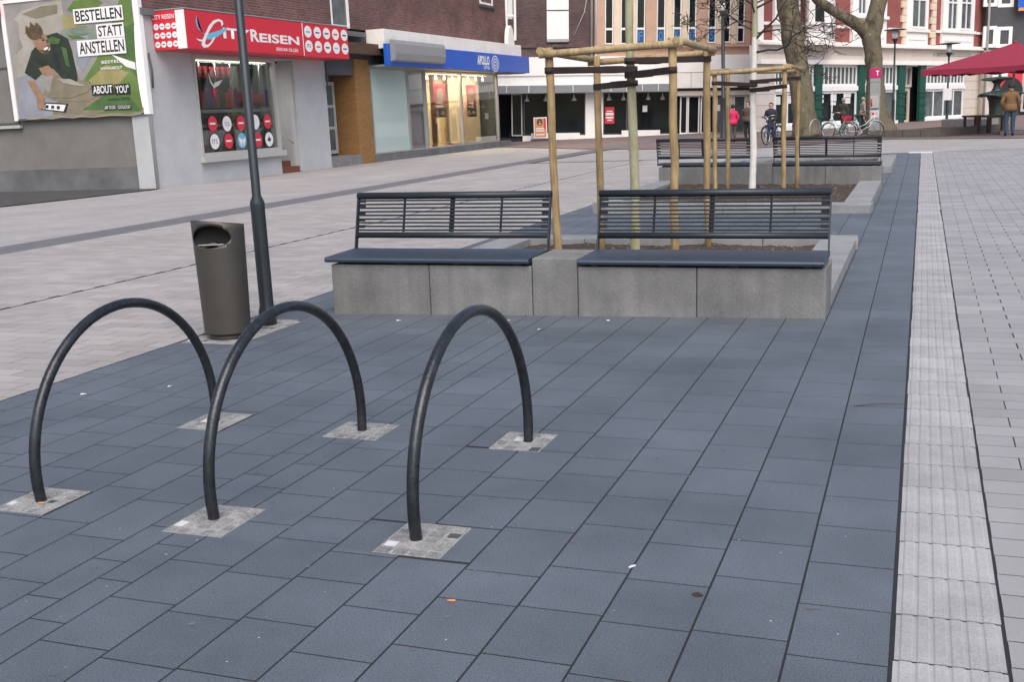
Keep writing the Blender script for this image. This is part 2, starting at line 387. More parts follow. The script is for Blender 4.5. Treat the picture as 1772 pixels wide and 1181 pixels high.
# ------------------------------------------------------------------ ground
XE = -0.045
g = MB().add([(-400, -60, -.030), (400, -60, -.030), (400, 600, -.030), (-400, 600, -.030)], [(0, 1, 2, 3)]).build('ground', 'far_paving'); struct(g)
b = MB().add([(-12.0, -1, -.026), (9, -1, -.026), (9, 34, -.026), (-12.0, 34, -.026)], [(0, 1, 2, 3)]).build('paving_bed', 'bedding'); struct(b)
PIECES = {}
def piece_mesh(wd, ln, hgt, c, key):
    k = (round(wd, 3), round(ln, 3), key)
    if k not in PIECES:
        wd, ln = k[0], k[1]; a, b_ = wd/2, ln/2
        v = [(-a, -b_, -hgt), (a, -b_, -hgt), (a, b_, -hgt), (-a, b_, -hgt), (-a, -b_, -c), (a, -b_, -c), (a, b_, -c), (-a, b_, -c),
             (-a+c, -b_+c, 0), (a-c, -b_+c, 0), (a-c, b_-c, 0), (-a+c, b_-c, 0)]
        f = [(8, 9, 10, 11)] + [(i, (i+1) % 4, 4+(i+1) % 4, 4+i) for i in range(4)] + [(4+i, 4+(i+1) % 4, 8+(i+1) % 4, 8+i) for i in range(4)]
        PIECES[k] = (v, f)
    return PIECES[k]
PM = {}
def lay(rects, name, stuffname, m, parent, limit=300, hgt=.03, c=.0005):
    """rects of paving; the ones that show largest become objects, the rest one joined mesh"""
    vis = []
    for r in rects:
        cx, cy = (r[0]+r[1])/2, (r[2]+r[3])/2
        p = proj((cx, cy, 0))
        area = (r[1]-r[0])*(r[3]-r[2])/max(p[2], .5)**3
        inside = p[2] > .3 and -60 < p[0] < W+60 and 0 < p[1] < H+70
        vis.append((area if inside else 0, r))
    vis.sort(key=lambda t: -t[0])
    for a, r in vis[:limit]:
        wd, ln = r[1]-r[0], r[3]-r[2]; k = (round(wd, 3), round(ln, 3), name)
        if k not in PM:
            v, f = piece_mesh(wd, ln, hgt, c, name); me = bpy.data.meshes.new(name); me.from_pydata(v, [], f); me.materials.append(MATS[m]); PM[k] = me
        o = bpy.data.objects.new(name, PM[k]); COL.objects.link(o); o.parent = parent
        o.location = ((r[0]+r[1])/2, (r[2]+r[3])/2, rnd.uniform(.0, .0005)); o.rotation_euler = (rnd.gauss(0, .0003), rnd.gauss(0, .0003), rnd.gauss(0, .0012))
    if len(vis) > limit:
        B = MB()
        for a, r in vis[limit:]:
            v, f = piece_mesh(r[1]-r[0], r[3]-r[2], hgt, c, name); x, y, z = (r[0]+r[1])/2, (r[2]+r[3])/2, rnd.uniform(.0, .0005)
            B.add([(q[0]+x, q[1]+y, q[2]+z) for q in v], f)
        stuff(B.build(stuffname, m, parent))
def cut(rects, holes):
    for h in holes:
        out = []
        for r in rects:
            if r[1] <= h[0] or r[0] >= h[1] or r[3] <= h[2] or r[2] >= h[3]: out.append(r); continue
            x0, x1, y0, y1 = r
            if y0 < h[2]: out.append((x0, x1, y0, h[2])); y0 = h[2]
            if y1 > h[3]: out.append((x0, x1, h[3], y1)); y1 = h[3]
            if x0 < h[0]: out.append((x0, h[0], y0, y1))
            if x1 > h[1]: out.append((h[1], x1, y0, y1))
        rects = [r for r in out if r[1]-r[0] > .02 and r[3]-r[2] > .02]
    return rects
HOOPX = (-3.65, -2.73, -1.797); HY0, HY1 = 3.58, 4.89
patches = []
for x in HOOPX:
    for y in (HY0, HY1): patches.append((x-.13+rnd.uniform(-.03, .02), x+.13+rnd.uniform(-.02, .04), y-.165+rnd.uniform(-.02, .02), y+.16+rnd.uniform(-.03, .02)))
POLE = (-4.98, 7.5); BIN = (-5.02, 7.0)
patches.append((-5.28, -4.76, 6.74, 7.72))
edges = [XE, -.335, -.63, -.922, -1.214, -1.504, -1.79, -2.072, -2.355, -2.635, -2.79, -2.945, -3.22, -3.49, -3.75, -4.02, -4.285, -4.55, -4.82, -5.09, -5.30]
dark = []
for a, b_ in zip(edges[1:], edges[:-1]):
    y = 1.55 + rnd.uniform(0, .3)
    while y < 33.2:
        l = rnd.choice([.335, .335, .345, .355, .335, .24, .42])
        dark.append((a+.0042, b_-.0042, y+.0042, min(y+l, 33.2)-.0042)); y += l
dp = MB().add([(-5.31, 1.0, -.0010), (XE, 1.0, -.0010), (XE, 33.3, -.0010), (-5.31, 33.3, -.0010)], [(0, 1, 2, 3)]).build('dark_pavement', 'bedding'); struct(dp)
lay(cut(dark, patches), 'paving_slab', 'distant_paving_slabs', 'slab', dp)
# tactile strip
ts = MB().add([(XE, 1.0, -.0009), (.28, 1.0, -.0009), (.28, 33.2, -.0009), (XE, 33.2, -.0009)], [(0, 1, 2, 3)]).build('tactile_pavement', 'bedding'); struct(ts)
TW, TL = .305, .3015
v = []; f = []
nr = 6; prof = [(-TW/2, -.03), (-TW/2, -.0006)]
for k in range(nr):
    x0 = -TW/2 + .010 + k*(TW-.02)/nr; wv = (TW-.02)/nr
    prof += [(x0+.004, -.0004), (x0+.010, .0026), (x0+wv-.010, .0026), (x0+wv-.004, -.0004)]
prof += [(TW/2, -.0006), (TW/2, -.03)]
n = len(prof)
for yy in (-TL/2+.002, TL/2-.002): v += [(x, yy, z) for x, z in prof]
f = [(i, i+1, n+i+1, n+i) for i in range(n-1)] + [tuple(range(n-1, -1, -1)), tuple(range(n, 2*n))]
tm = bpy.data.meshes.new('tactile_slab'); tm.from_pydata(v, [], f); tm.materials.append(MATS['tactile'])
for k in range(103):
    o = bpy.data.objects.new('tactile_slab', tm); COL.objects.link(o); o.parent = ts
    o.location = (.1175+rnd.uniform(-.002, .002), 1.7+k*.3065, rnd.uniform(-.0005, .0005)); o.rotation_euler = (0, 0, rnd.gauss(0, .0015))
# light pavers, right and left
def pavers(x0, x1, y0, y1, skip=None, lx=.33, ly=.165):
    out = []; r = 0; y = y0
    while y < y1:
        x = x0 - (lx/2 if r % 2 else 0)
        while x < x1:
            a, b_ = max(x, x0), min(x+lx, x1)
            if b_-a > .04:
                j = .0045 if (r % 2 == 0) else .003
                out.append((a+j, b_-j, y+.0034, y+ly-.0034))
            x += lx
        y += ly; r += 1
    return out
rp = MB().add([(.285, 1.5, -.0010), (8.5, 1.5, -.0010), (8.5, 33.8, -.0010), (.285, 33.8, -.0010)], [(0, 1, 2, 3)]).build('light_pavement', 'bedding'); struct(rp)
lay([r for r in pavers(.277, 8.3, 1.8, 33.5)], 'paver', 'distant_pavers', 'paver', rp)
lp = MB().add([(-11.98, 3.5, -.0010), (-5.31, 3.5, -.0010), (-5.31, 33.9, -.0010), (-11.98, 33.9, -.0010)], [(0, 1, 2, 3)]).build('pale_pavement', 'bedding'); struct(lp)
lay(pavers(-8.12, -5.31, 3.6, 33.5) + pavers(-11.98, -8.15, 5.0, 33.5), 'pale_paver', 'distant_pale_pavers', 'paver_left', lp)
def sheet(name, m, pts, z):
    o = MB().add([(p[0], p[1], z) for p in pts], [list(range(len(pts)))]).build(name, m); return struct(o)
sheet('paving_stripe', 'stripe', [(-12.9, 2), (-12.0, 2), (-12.0, 62), (-12.9, 62)], -.006)
sheet('cross_line', 'white_line', [gp(1573, 266), gp(1660, 265), gp(1662, 261), (gp(1573, 262.5))], -.004)
sheet('red_pavement', 'red_paving', [gp(880, 254), gp(1050, 258), gp(1300, 256), gp(1545, 240), gp(1772, 238), (25, 56), (25, 95), (-40, 95), (-34, 66)], -.010)
sheet('asphalt_patch', 'asphalt', [gp(-60, 366), gp(0, 357), gp(130, 343), gp(268, 327), (-20.2, 25.6), (-34, 25.6), (-34, 19)], -.008)
# setts round the feet
se = MB()
for k, p in enumerate(patches):
    bed = MB().add([(p[0], p[2], -.0006), (p[1], p[2], -.0006), (p[1], p[3], -.0006), (p[0], p[3], -.0006)], [(0, 1, 2, 3)]).build('mortar_bed', 'mortar', dp)
    nx, ny = max(4, round((p[1]-p[0])/.062)), max(4, round((p[3]-p[2])/.066))
    white = {(0, 1)} if k % 2 == 0 else {(1, ny//2)}
    for i in range(nx):
        for j in range(ny):
            a = p[0]+(p[1]-p[0])*i/nx; b_ = p[0]+(p[1]-p[0])*(i+1)/nx; c_ = p[2]+(p[3]-p[2])*j/ny; d_ = p[2]+(p[3]-p[2])*(j+1)/ny
            if rnd.random() < .16: continue
            m = 'sett_white' if (i, j) in white else ('sett_dark' if rnd.random() < .08 else 'sett_grey')
            e = rnd.uniform(.003, .008); q = MB(); h_ = rnd.uniform(-.001, .0025)
            q.add([(a+e, c_+e, -.02), (b_-e, c_+e, -.02), (b_-e, d_-e, -.02), (a+e, d_-e, -.02),
                   (a+e+.004, c_+e+.003, h_), (b_-e-.004, c_+e+.003, h_), (b_-e-.003, d_-e-.004, h_), (a+e+.003, d_-e-.003, h_)],
                  [(4, 5, 6, 7), (0, 1, 5, 4), (1, 2, 6, 5), (2, 3, 7, 6), (3, 0, 4, 7)])
            q.build('sett', m, dp)

# ------------------------------------------------------------------ facades and buildings
def window(par, r, mframe, mpane, bars=(), hbars=(), fw=.07, dep=.10, pr=.03, name='window', pane_y=.05):
    x0, x1, z0, z1 = r; B = MB()
    B.box(x0, x0+fw, -pr, dep, z0, z1); B.box(x1-fw, x1, -pr, dep, z0, z1)
    B.box(x0+fw, x1-fw, -pr+.002, dep, z0, z0+fw); B.box(x0+fw, x1-fw, -pr+.002, dep, z1-fw, z1)
    for q in bars: xx = x0+(x1-x0)*q; B.box(xx-fw*.35, xx+fw*.35, -pr+.008, dep, z0+fw, z1-fw)
    for q in hbars: zz = z0+(z1-z0)*q; B.box(x0+fw, x1-fw, -pr+.004, dep, zz-fw*.4, zz+fw*.4)
    o = B.build(name, mframe, par)
    MB().box(x0+fw*.5, x1-fw*.5, pane_y, pane_y+.012, z0+fw*.5, z1-fw*.5).build('pane', mpane, o)
    return o

# --- left shop building: front along X = -20.2, x of the frame = Y - 25.53
LF = Facade((-20.2, 25.53, 0), u=(0, 1, 0))
sb = thing('shop_building', 'dark brick building over a grey travel shop and an optician with glass front', 'building', mtx=LF.m)
UT = 11.0
# upper brick walls with a window opening
wx0, wx1 = LF.at(572, 20)[0], LF.at(603, 20)[0]
B = MB(); B.box(.0, wx0, 0, 9, 4.9, UT).box(wx0, wx1, 0, 9, 7.2, UT).box(wx1, 28.8, 0, 9, 5.0, UT); B.box(wx0, wx1, .25, 9, 4.9, 7.2)
B.build('brick_wall', 'dark_brick', sb)
window(sb, (wx0, wx1, 5.0, 7.2), 'white_frame', 'mid_glass', hbars=(.75,), fw=.09, pr=.02)
q = LF.rect(829, -30, 851, 8); window(sb, (q[0], q[1], q[2], q[2]+1.6), 'white_frame', 'mid_glass', hbars=(.6,), fw=.1, pr=.04)
bx('window_sill', sb, 'slate', q[0]-.15, q[1]+.2, -.12, -.045, q[2]-.14, q[2]-.02)
bx('ledge', sb, 'plinth_grey', -.02, 13.1, -.12, 0.02, 4.72, 4.9)
# travel shop ground floor
sx = lambda px, py: LF.at(px, py)[0]
pw0, pw1 = sx(349, 272), sx(487, 265); dr1 = sx(515, 200); pR = sx(575, 290)
bx('pillar', sb, 'render_grey', 0, pw0, 0, .6, -.1, 4.72)
bx('apron_wall', sb, 'render_grey', pw0, pw1+.0, .02, .5, -.1, .58)
bx('pillar', sb, 'render_grey', dr1, pR, 0, .9, -.1, 4.72)
bx('lintel', sb, 'render_grey', pw0, dr1, .0, .6, 3.72, 4.72)
bx('window_sill', sb, 'frame_grey', pw0-.06, pw1+.1, -.16, .02, .585, .76)
window(sb, (pw0, pw1, .76, 3.72), 'frame_grey', 'glass', bars=(), fw=.10, pr=.05, name='shop_window')
B = MB().box(pw0, dr1, 2.6, 2.7, 0, 3.72).box(pw0, pw0+.02, .3, 2.6, .5, 3.7).box(pw0, dr1, .6, 2.6, 3.66, 3.70); B.build('interior_wall', 'interior_dark', sb)
bx('display_floor', sb, 'interior_dark', pw0+.03, pw1, .14, 2.5, .62, .70)
bx('display_panel', sb, 'interior_green', pw1-.95, pw1-.06, .2, .24, .78, 1.85)
for zz in (1.62, 2.05): bx('shelf', sb, 'print_white', pw0+.2, pw1-.1, .16, .42, zz, zz+.09)
B = MB()
for k in range(5): B.tube([(pw0+.5+k*.8, .14, 1.2), (pw0+.5+k*.8, .14, 3.6)], .008, 5)
B.build('shelf_cable', 'chrome', sb)
for k in range(16):
    x = pw0+.3+k*.25; bx('brochure', sb, rnd.choice(['purple', 'print_red', 'purple', 'bike_blue', 'print_red', 'jacket_brown']), x, x+.18, .2, .23, 2.2, 2.2+rnd.uniform(.35, .6))
for k in range(12):
    x = pw0+.35+k*.33; bx('brochure', sb, rnd.choice(['print_red', 'jacket_brown', 'print_black', 'purple']), x, x+.22, .17, .32, 1.69, 1.69+rnd.uniform(.08, .26))
for k in range(6):
    x = pw0+.42+k*.30; o = bx('hanging_tag', sb, 'print_red', x, x+.19, .13, .14, 3.1, 3.42); MB().disc(x+.095, 3.24, .06, .127).build('tag_print', 'coat_beige', o)
bx('red_banner', sb, 'print_red', pw1-1.9, pw1-.5, .18, .195, 2.35, 2.62)
sl_ = bpy.data.lights.new('added_display_light', 'AREA'); sl_.energy = 70; sl_.color = (1, .95, .88); sl_.shape = 'RECTANGLE'; sl_.size = 3.6; sl_.size_y = .1  # added fill light to brighten the window display; no lamp known here
so_ = bpy.data.objects.new('added_display_light', sl_); COL.objects.link(so_); so_.parent = sb; so_.location = ((pw0+pw1)/2, .12, 3.55)
bx('added_glow_strip', sb, 'lamp_on', pw0+.3, pw1-.3, .12, .16, 3.58, 3.61)  # added glowing strip that goes with the fill light, an assumed source
# stickers on the glass
ST = [(368, 214, 'print_red', ''), (393, 214, 'print_white', 'ÖGER\nTOURS'), (417, 213, 'print_red', ''), (442, 211, 'print_white', ''), (463, 210, 'print_red', ''),
      (372, 245, 'print_white', 'ITS'), (396, 244, 'print_red', ''), (419, 243, 'print_blue', ''), (447, 242, 'print_red', ''), (466, 241, 'print_white', 'TUI')]
for px, py, m, tx in ST:
    x, z = LF.at(px, py, -.04); B = MB().disc(x, z, .235, .042)
    o = B.build('window_sticker', m, sb)
    if tx and tx != 'TUI': text('sticker_print', o, 'purple' if 'TOURS' in tx else 'print_black', tx, x-.14, x+.14, z-.07, z+.07, .039)
    elif tx: MB().poly([(x-.12, z-.02), (x, z+.1), (x+.12, z-.02), (x, z-.08)], .039).build('sticker_print', 'green_paint', o)
    elif m == 'print_blue': MB().poly([(x-.2, z+.1), (x-.05, z-.2), (x+.02, z), (x+.1, z-.2), (x+.2, z+.1), (x+.05, z+.02)], .039).build('sticker_print', 'print_white', o)
    else: MB().box(x-.14, x+.14, .038, .0395, z-.025, z+.03).build('sticker_print', 'print_white', o)
x, z = LF.at(370, 150, -.04)
B = MB().poly([(x-.22, z+.42), (x-.16, z+.12), (x-.02, z-.02), (x+.05, z-.06), (x+.0, z+.05), (x-.12, z+.18)], .041).poly([(x-.03, z-.05), (x+.05, z+.12), (x+.5, z+.22), (x+.28, z+.05)], .040)
B.build('bird_decal', 'print_white', sb); MB().poly([(x-.1, z-.1), (x+.04, z-.02), (x+.12, z-.12), (x+.0, z-.36)], .0415).build('bird_decal', 'print_red', sb)
# shop door recess
window(sb, (pw1+.12, dr1-.05, .45, 3.6), 'frame_grey', 'glass', fw=.08, dep=1.5, pr=-1.3, pane_y=1.35, name='shop_door')
bx('recess_wall', sb, 'render_grey', dr1-.05, dr1-.004, .01, 2.0, 0, 3.715)
bx('step', sb, 'step_red', pw1+.02, dr1-.002, .05, 1.3, -.05, .17); bx('step', sb, 'step_red', pw1+.02, dr1-.06, .40, 1.3, .17, .36)
MB().tube([(pw1+.05, .1, 1.35), (dr1-.35, .02, .95)], .022, 8).build('handrail', 'frame_grey', sb)
for px in (250, 556):
    x = LF.at(px, 110)[0]+.12
    MB().tube([(x, -.08, 3.7), (x+.02, -.12, 3.2), (x, -.10, 2.75)], .03, 8).build('awning_crank', 'slate', sb)
# recessed entrance and yellow brick
yl = 12.16
bx('recess_back', sb, 'slate', pR, yl, .95, 1.1, 0, 4.72)
window(sb, (pR+.02, yl-.12, .42, 3.1), 'frame_grey', 'mid_glass', hbars=(.36, .66), fw=.13, dep=.93, pr=-.86, pane_y=.89, name='entrance_door')
bx('entrance_step', sb, 'step_grey', pR, yl, -.05, .94, -.05, .34)
bx('entrance_lintel', sb, 'slate', pR, yl+1.2, .05, .95, 3.3, 4.4)
bx('yellow_brick_pier', sb, 'yellow_brick', yl, 13.36, .0, 3, -.1, 3.9)
bx('entrance_canopy', sb, 'wood_brown', pR-.1, 14.2, -.5, .03, 4.05, 4.45)
# optician front
ox0, ox1 = sx(644, 190), sx(862, 190)
ms = [ox0] + [LF.at(p, 190)[0] for p in (708, 738, 800)] + [ox1]
bx('plinth', sb, 'plinth_grey', 13.37, ox1+1.6, -.04, 1.0, -.1, .26)
bx('shop_header', sb, 'canopy_grey', 13.37, ox1+1.5, .1, 6, 3.62, 4.95)
mat('panel_pale', (.42, .50, .47), .6, vary=.12, scale=.8)
GL = ['frosted', 'mirror', 'glass', 'glass']
for k in range(4):
    o = window(sb, (ms[k]+.01, ms[k+1]-.01, .27, 3.62), 'grey_metal', GL[k], fw=.06, dep=.08, pr=.02, name='shop_window')
    if k == 0:
        MB().box(ms[0]+.07, ms[1]-.07, .066, .070, .32, 1.75).build('frosted_film', 'frosted', o)
        MB().box(ms[0]+.07, ms[1]-.07, .12, .14, .3, 3.6).build('back_panel', 'panel_pale', o)
        MB().box((ms[0]+ms[1])/2+.6, (ms[0]+ms[1])/2+.66, .10, .118, 1.8, 3.6).build('panel_joint', 'slate', o)
B = MB().box(ms[2]-.1, ox1, 1.3, 1.4, .2, 3.62).box(ms[2]-.1, ms[2]-.05, .1, 1.3, .2, 3.62).box(ms[2], ox1, .1, 1.3, .2, .27).box(ms[2], ox1, .09, 1.3, 3.55, 3.61)
B.build('interior_wall', 'interior_cream', sb)
B = MB(); nn = 60
pts = [(ms[3]+.8+(ox1-ms[3]-.9)*i/nn, 1.0+.06*math.sin(i*1.35)) for i in range(nn+1)]
B.add([(x, y, .3) for x, y in pts]+[(x, y, 3.5) for x, y in pts], [(i, i+1, nn+2+i, nn+1+i) for i in range(nn)], 0, True); B.build('curtain', 'curtain', sb)
bx('display_post', sb, 'wood_brown', ms[3]-1.35, ms[3]-1.15, .8, 1.0, .27, 3.5)
def shop_poster(x0, x1, z0, z1, y):
    o = bx('hanging_poster', sb, 'print_red', x0, x1, y, y+.012, z0, z1)
    B = MB().poly([(x0, z0), (x1, z0), (x1, z0+(z1-z0)*.36), (x0, z0+(z1-z0)*.36)], y-.002); B.build('poster_print', 'jacket_brown', o)
    text('poster_print', o, 'print_white', '19,- 69,-', x0+.1, x1-.1, z0+.08, z0+.30, y-.004, .01)
    for k in range(2): MB().box(x0+.12, x1-.3, y-.004, y-.003, z0+.45+k*.16, z0+.53+k*.16).build('poster_print', 'print_white', o)
    MB().disc((x0+x1)/2, z1-.55, .42, y-.002, rz=.4).build('poster_print', 'coat_beige', o)
q = LF.rect(752, 145, 772, 203, -.45); shop_poster(q[0], q[1], q[2], q[3], .45)
q = LF.rect(808, 147, 824, 202, -.45); shop_poster(q[0], q[1], q[2], q[3], .45)
for k in range(9):
    x = ms[2]+.6+k*(ox1-ms[2]-1)/8; MB().lathe([(.05, 3.28), (.06, 3.32), (.02, 3.5)], 8, cx=x, cy=.6).build('spot_lamp', 'lamp_on', sb)
al = bpy.data.lights.new('shop_lamp', 'AREA'); al.energy = 700; al.color = (1, .80, .52); al.shape = 'RECTANGLE'; al.size = 7; al.size_y = .3
ao = bpy.data.objects.new('shop_lamp', al); COL.objects.link(ao); ao.parent = sb; ao.location = ((ms[2]+ox1)/2, .3, 3.5)
# angled corner with mirror glass and brick end
B = MB().add([(ox1, .02, .26), (ox1+1.35, .7, .26), (ox1+1.35, .7, 3.62), (ox1, .02, 3.62)], [(0, 1, 2, 3)]); B.build('corner_mirror', 'mirror', sb)
B = MB().tube([(ox1, .0, .26), (ox1, .0, 3.62)], .05, 6).tube([(ox1+1.36, .69, .26), (ox1+1.36, .69, 3.62)], .05, 6); B.build('corner_trim', 'grey_metal', sb)
bx('corner_wall', sb, 'canopy_grey', ox1+1.38, ox1+1.5, .72, 6, 0, 3.62)
# white fascia panels above the blue band
fx0 = LF.at(665, 76, .75)[0]; fx1 = LF.at(902, 90, .75)[0]
npan = 7
for k in range(npan):
    a = fx0+(fx1-fx0)*k/npan; bx('fascia_panel', sb, 'fascia_white', a+.008, a+(fx1-fx0)/npan-.008, -.75, -.70, 4.30, 5.02)
bx('fascia_return', sb, 'fascia_white', fx0, fx0+.05, -.70, .02, 4.3, 5.02)
bx('canopy_top', sb, 'fascia_white', fx0+.06, fx1, -.69, .02, 4.94, 5.0)
bx('canopy_soffit', sb, 'canopy_grey', fx0+.06, fx1+.6, -.70, .3, 3.62, 3.70)
B = MB(); n_ = 16
for k in range(n_): B.add([(fx1-1.0+.45*math.cos(math.pi*(k+d)/n_), y, 5.02+.95*math.sin(math.pi*(k+d)/n_)) for y in (-.6, -.4) for d in (0, 1)], [(0, 1, 3, 2)])
B.poly([(fx1-1.0+.45*math.cos(math.pi*k/n_), 5.02+.95*math.sin(math.pi*k/n_)) for k in range(n_+1)], -.6); B.build('rounded_vent', 'fascia_white', sb)
# optician sign band
sg = thing('optician_sign', 'long bright blue shop sign band with white lettering and rings above glass front', 'shop sign', mtx=LF.m)
bx0, bx1 = LF.at(668, 95, .85)[0], LF.at(915, 116, .85)[0]
bx('sign_box', sg, 'apollo_blue', bx0, bx1, -.88, -.755, 3.64, 4.46)
bx('sign_return', sg, 'apollo_blue', bx1-.1, bx1-.002, -.752, .5, 3.66, 4.44)
B = MB(); aw0, aw1 = bx0+.3, LF.at(769, 100, 1.05)[0]
prf = [(-.89, 4.62), (-1.06, 4.60), (-1.12, 4.45), (-1.13, 4.1), (-1.08, 3.86), (-.89, 3.80)]
nn = len(prf); B.add([(x, y, z) for x in (aw0, aw1) for y, z in prf], [(i, i+1, nn+i+1, nn+i) for i in range(nn-1)]+[tuple(range(nn)), tuple(range(2*nn-1, nn-1, -1))]); B.build('awning_case', 'grey_metal', sg)
q = LF.rect(826, 96, 847, 113, .88); text('sign_lettering', sg, 'print_white', 'APOLLO', q[0], q[1], q[2]+.02, q[3], -.884, .045)
q = LF.rect(837, 115, 848, 119, .88); text('sign_lettering', sg, 'print_white', 'OPTIK', q[0], q[1], q[2]-.02, q[3]+.02, -.884, .01)
x, z = LF.at(857, 110, .88); B = MB()
for r_ in (.42, .28, .14):
    k = 28; B.add([(x+rr*math.cos(2*math.pi*i/k)*1.15, -.884, z+rr*math.sin(2*math.pi*i/k)*.9) for rr in (r_, r_-.055) for i in range(k)], [(i, (i+1) % k, k+(i+1) % k, k+i) for i in range(k)])
B.build('ring_emblem', 'print_white', sg)

# travel shop sign: canopy box standing 1.1 m proud
ss = thing('travel_shop_sign', 'red boxed shop sign with white lettering, bird emblem and rows of round logos', 'shop sign', mtx=LF.m)
PR = 1.1
a0, aS, a1 = 26.09-25.53, LF.at(525, 68, PR)[0], LF.at(603, 77, PR)[0]
zb, zt = 3.78, 4.83
bx('sign_box', ss, 'red_sign', a0, aS-.03, -PR, .0, zb, zt, c=.006)
bx('side_panel', ss, 'red_sign', aS+.005, a1, -PR+.004, -.002, zb-.02, zt+.01, c=.006)
bx('panel_trim', ss, 'print_white', aS-.028, aS+.003, -PR-.004, -.01, zb, zt)
bx('corner_trim', ss, 'print_white', a0-.012, a0-.002, -PR+.005, -PR+.30, zb+.01, zt-.01)
bx('top_trim', ss, 'grey_metal', a0-.01, a1, -PR-.01, -.005, zt+.012, zt+.045)
yt = -PR-.004
r1 = LF.rect(388, 46, 412, 74, PR); text('sign_lettering', ss, 'print_white', 'ITY', r1[0]-.05, r1[1]+.62, 4.13, 4.43, yt, .03)
r1 = LF.rect(434, 58, 449, 80, PR); r2 = LF.rect(449, 64, 518, 84, PR)
text('sign_lettering', ss, 'print_white', 'R', r1[0], r1[1], 4.10, 4.46, yt, .03); text('sign_lettering', ss, 'print_white', 'EISEN', r2[0]+.02, r2[1], 4.10, 4.37, yt, .03)
text('sign_lettering', ss, 'print_white', 'SERDAR ÖLÇEK', LF.at(478, 88, PR)[0], LF.at(517, 91, PR)[0], 3.86, 4.0, yt, .014)
def pxpoly(pts, y, m, nm, par, k=3.690, ox=230):
    MB().poly([LF.at(ox+x/k, yy/k, -y) for x, yy in pts], y).build(nm, m, par)
pxpoly([(405, 88), (400, 135), (415, 180), (445, 208), (480, 214), (540, 196), (612, 168), (582, 205), (540, 234), (500, 251), (455, 248), (470, 228), (440, 205), (418, 168), (409, 122)], yt-.001, 'print_blue', 'bird_emblem', ss)
pxpoly([(578, 152), (572, 130), (547, 119), (515, 128), (485, 162), (466, 205), (443, 255), (438, 285), (453, 304), (482, 300), (508, 272), (528, 235), (514, 240), (490, 276), (470, 287), (460, 276), (471, 236), (491, 192), (517, 152), (545, 134), (561, 140), (566, 168)], yt-.003, 'print_white', 'letter_emblem', ss)
pxpoly([(403, 243), (425, 250), (456, 254), (450, 266), (422, 260)], yt-.0025, 'print_white', 'letter_emblem', ss)
for r_ in range(2):
    for k in range(5):
        x = aS+.32+k*(a1-aS-.6)/4; z = zt-.27-r_*.46; o = MB().disc(x, z, .24, yt, rz=.19).build('round_logo', 'print_white', ss)
        m = ['print_blue', 'purple', 'jacket_brown', 'print_red', 'green_paint'][(k+r_*2) % 5]
        if k == 0 and r_: text('logo_print', o, m, 'ITS', x-.13, x+.13, z-.05, z+.06, yt-.002, .01)
        else: MB().box(x-.13, x+.13, yt-.0025, yt-.001, z-.03, z+.02).build('logo_print', m, o)
# end face (towards the camera): logos in rows; local y is the across direction there
def enddisc(y, z, r, m, par, x=a0-.014):
    n2 = 18; return MB().add([(x, y+r*math.cos(2*math.pi*i/n2), z+r*.98*math.sin(2*math.pi*i/n2)) for i in range(n2)], [list(range(n2))]).build('round_logo', m, par)
for r_ in range(3):
    for k in range(4):
        o = enddisc(-.13-k*.20, zt-.42-r_*.24, .088, 'print_white', ss); y = -.13-k*.20; z = zt-.42-r_*.24
        MB().add([(a0-.016, y-.05, z-.012), (a0-.016, y+.05, z-.012), (a0-.016, y+.05, z+.014), (a0-.016, y-.05, z+.014)], [(0, 1, 2, 3)]).build('logo_print', ['print_blue', 'purple', 'print_red', 'green_paint'][(k+r_) % 4], o)
o = text('sign_lettering', ss, 'print_white', 'CITY REISEN', -.1, .64, zt-.22, zt-.10, 0, .01)
me = o.data
for q in me.vertices: q.co = Vector((a0-.014, -.02-.1-q.co.x, q.co.z))

# --- rendered wall with the billboard (faces the camera, plane Y = 25.5)
WL = Facade((-34, 25.62, 0), u=(1, 0, 0))
rb = thing('rendered_building', 'grey rendered wall with dark plinth beside the travel shop', 'building', mtx=WL.m)
xr = 34-20.2-.02
bx('wall', rb, 'render_wall', 0, xr, 0, .25, -.1, 11)
bx('plinth', rb, 'plinth_grey', 0, xr+.0, -.05, .002, -.1, .62)
q = WL.rect(-60, 106, 28, 215); window(rb, (q[0], q[1], 1.95, 3.6), 'slate', 'dark_glass', fw=.06, pr=.02)
bx('window_sill', rb, 'frame_grey', q[0]-.1, q[1]+.1, -.14, -.025, 1.84, 1.93)
MB().tube([(xr+.03, -.06, 0), (xr+.03, -.06, 11)], .05, 10).build('downpipe', 'frame_grey', rb)
MB().tube([(xr-.16, -.03, 0), (xr-.16, -.03, 11)], .022, 8).build('cable_duct', 'frame_grey', rb)
bx('red_fascia', rb, 'red_sign', 6, WL.at(7, 5)[0], -.35, -.002, 5.0, 6.0)
bb = thing('billboard', 'large framed advertising poster of a lounging man with german slogan, lower corner peeling', 'billboard', mtx=WL.m)
PD = .14
bxl = WL.at(19, 105, PD)[0]; bxr = WL.at(240, 100, PD)[0]
zb2, zt2 = 2.10, WL.at(100, -3, PD)[1]
print('zt2', zt2)
fw = .14
B = MB().box(bxl-fw, bxl, -PD-.03, -.003, zb2-.05, zt2+.1).build('frame', 'white_frame', bb)
B = MB().box(bxr, bxr+fw*1.3, -PD-.03, -.003, zb2-.05, zt2+.1).build('frame', 'white_frame', bb)
B = MB().box(bxl, bxr, -PD-.03, -.003, zt2, zt2+.1).build('frame', 'white_frame', bb)
B = MB().box(bxl, bxr, -PD-.02, -.003, zb2-.06, zb2).build('frame', 'slate', bb)
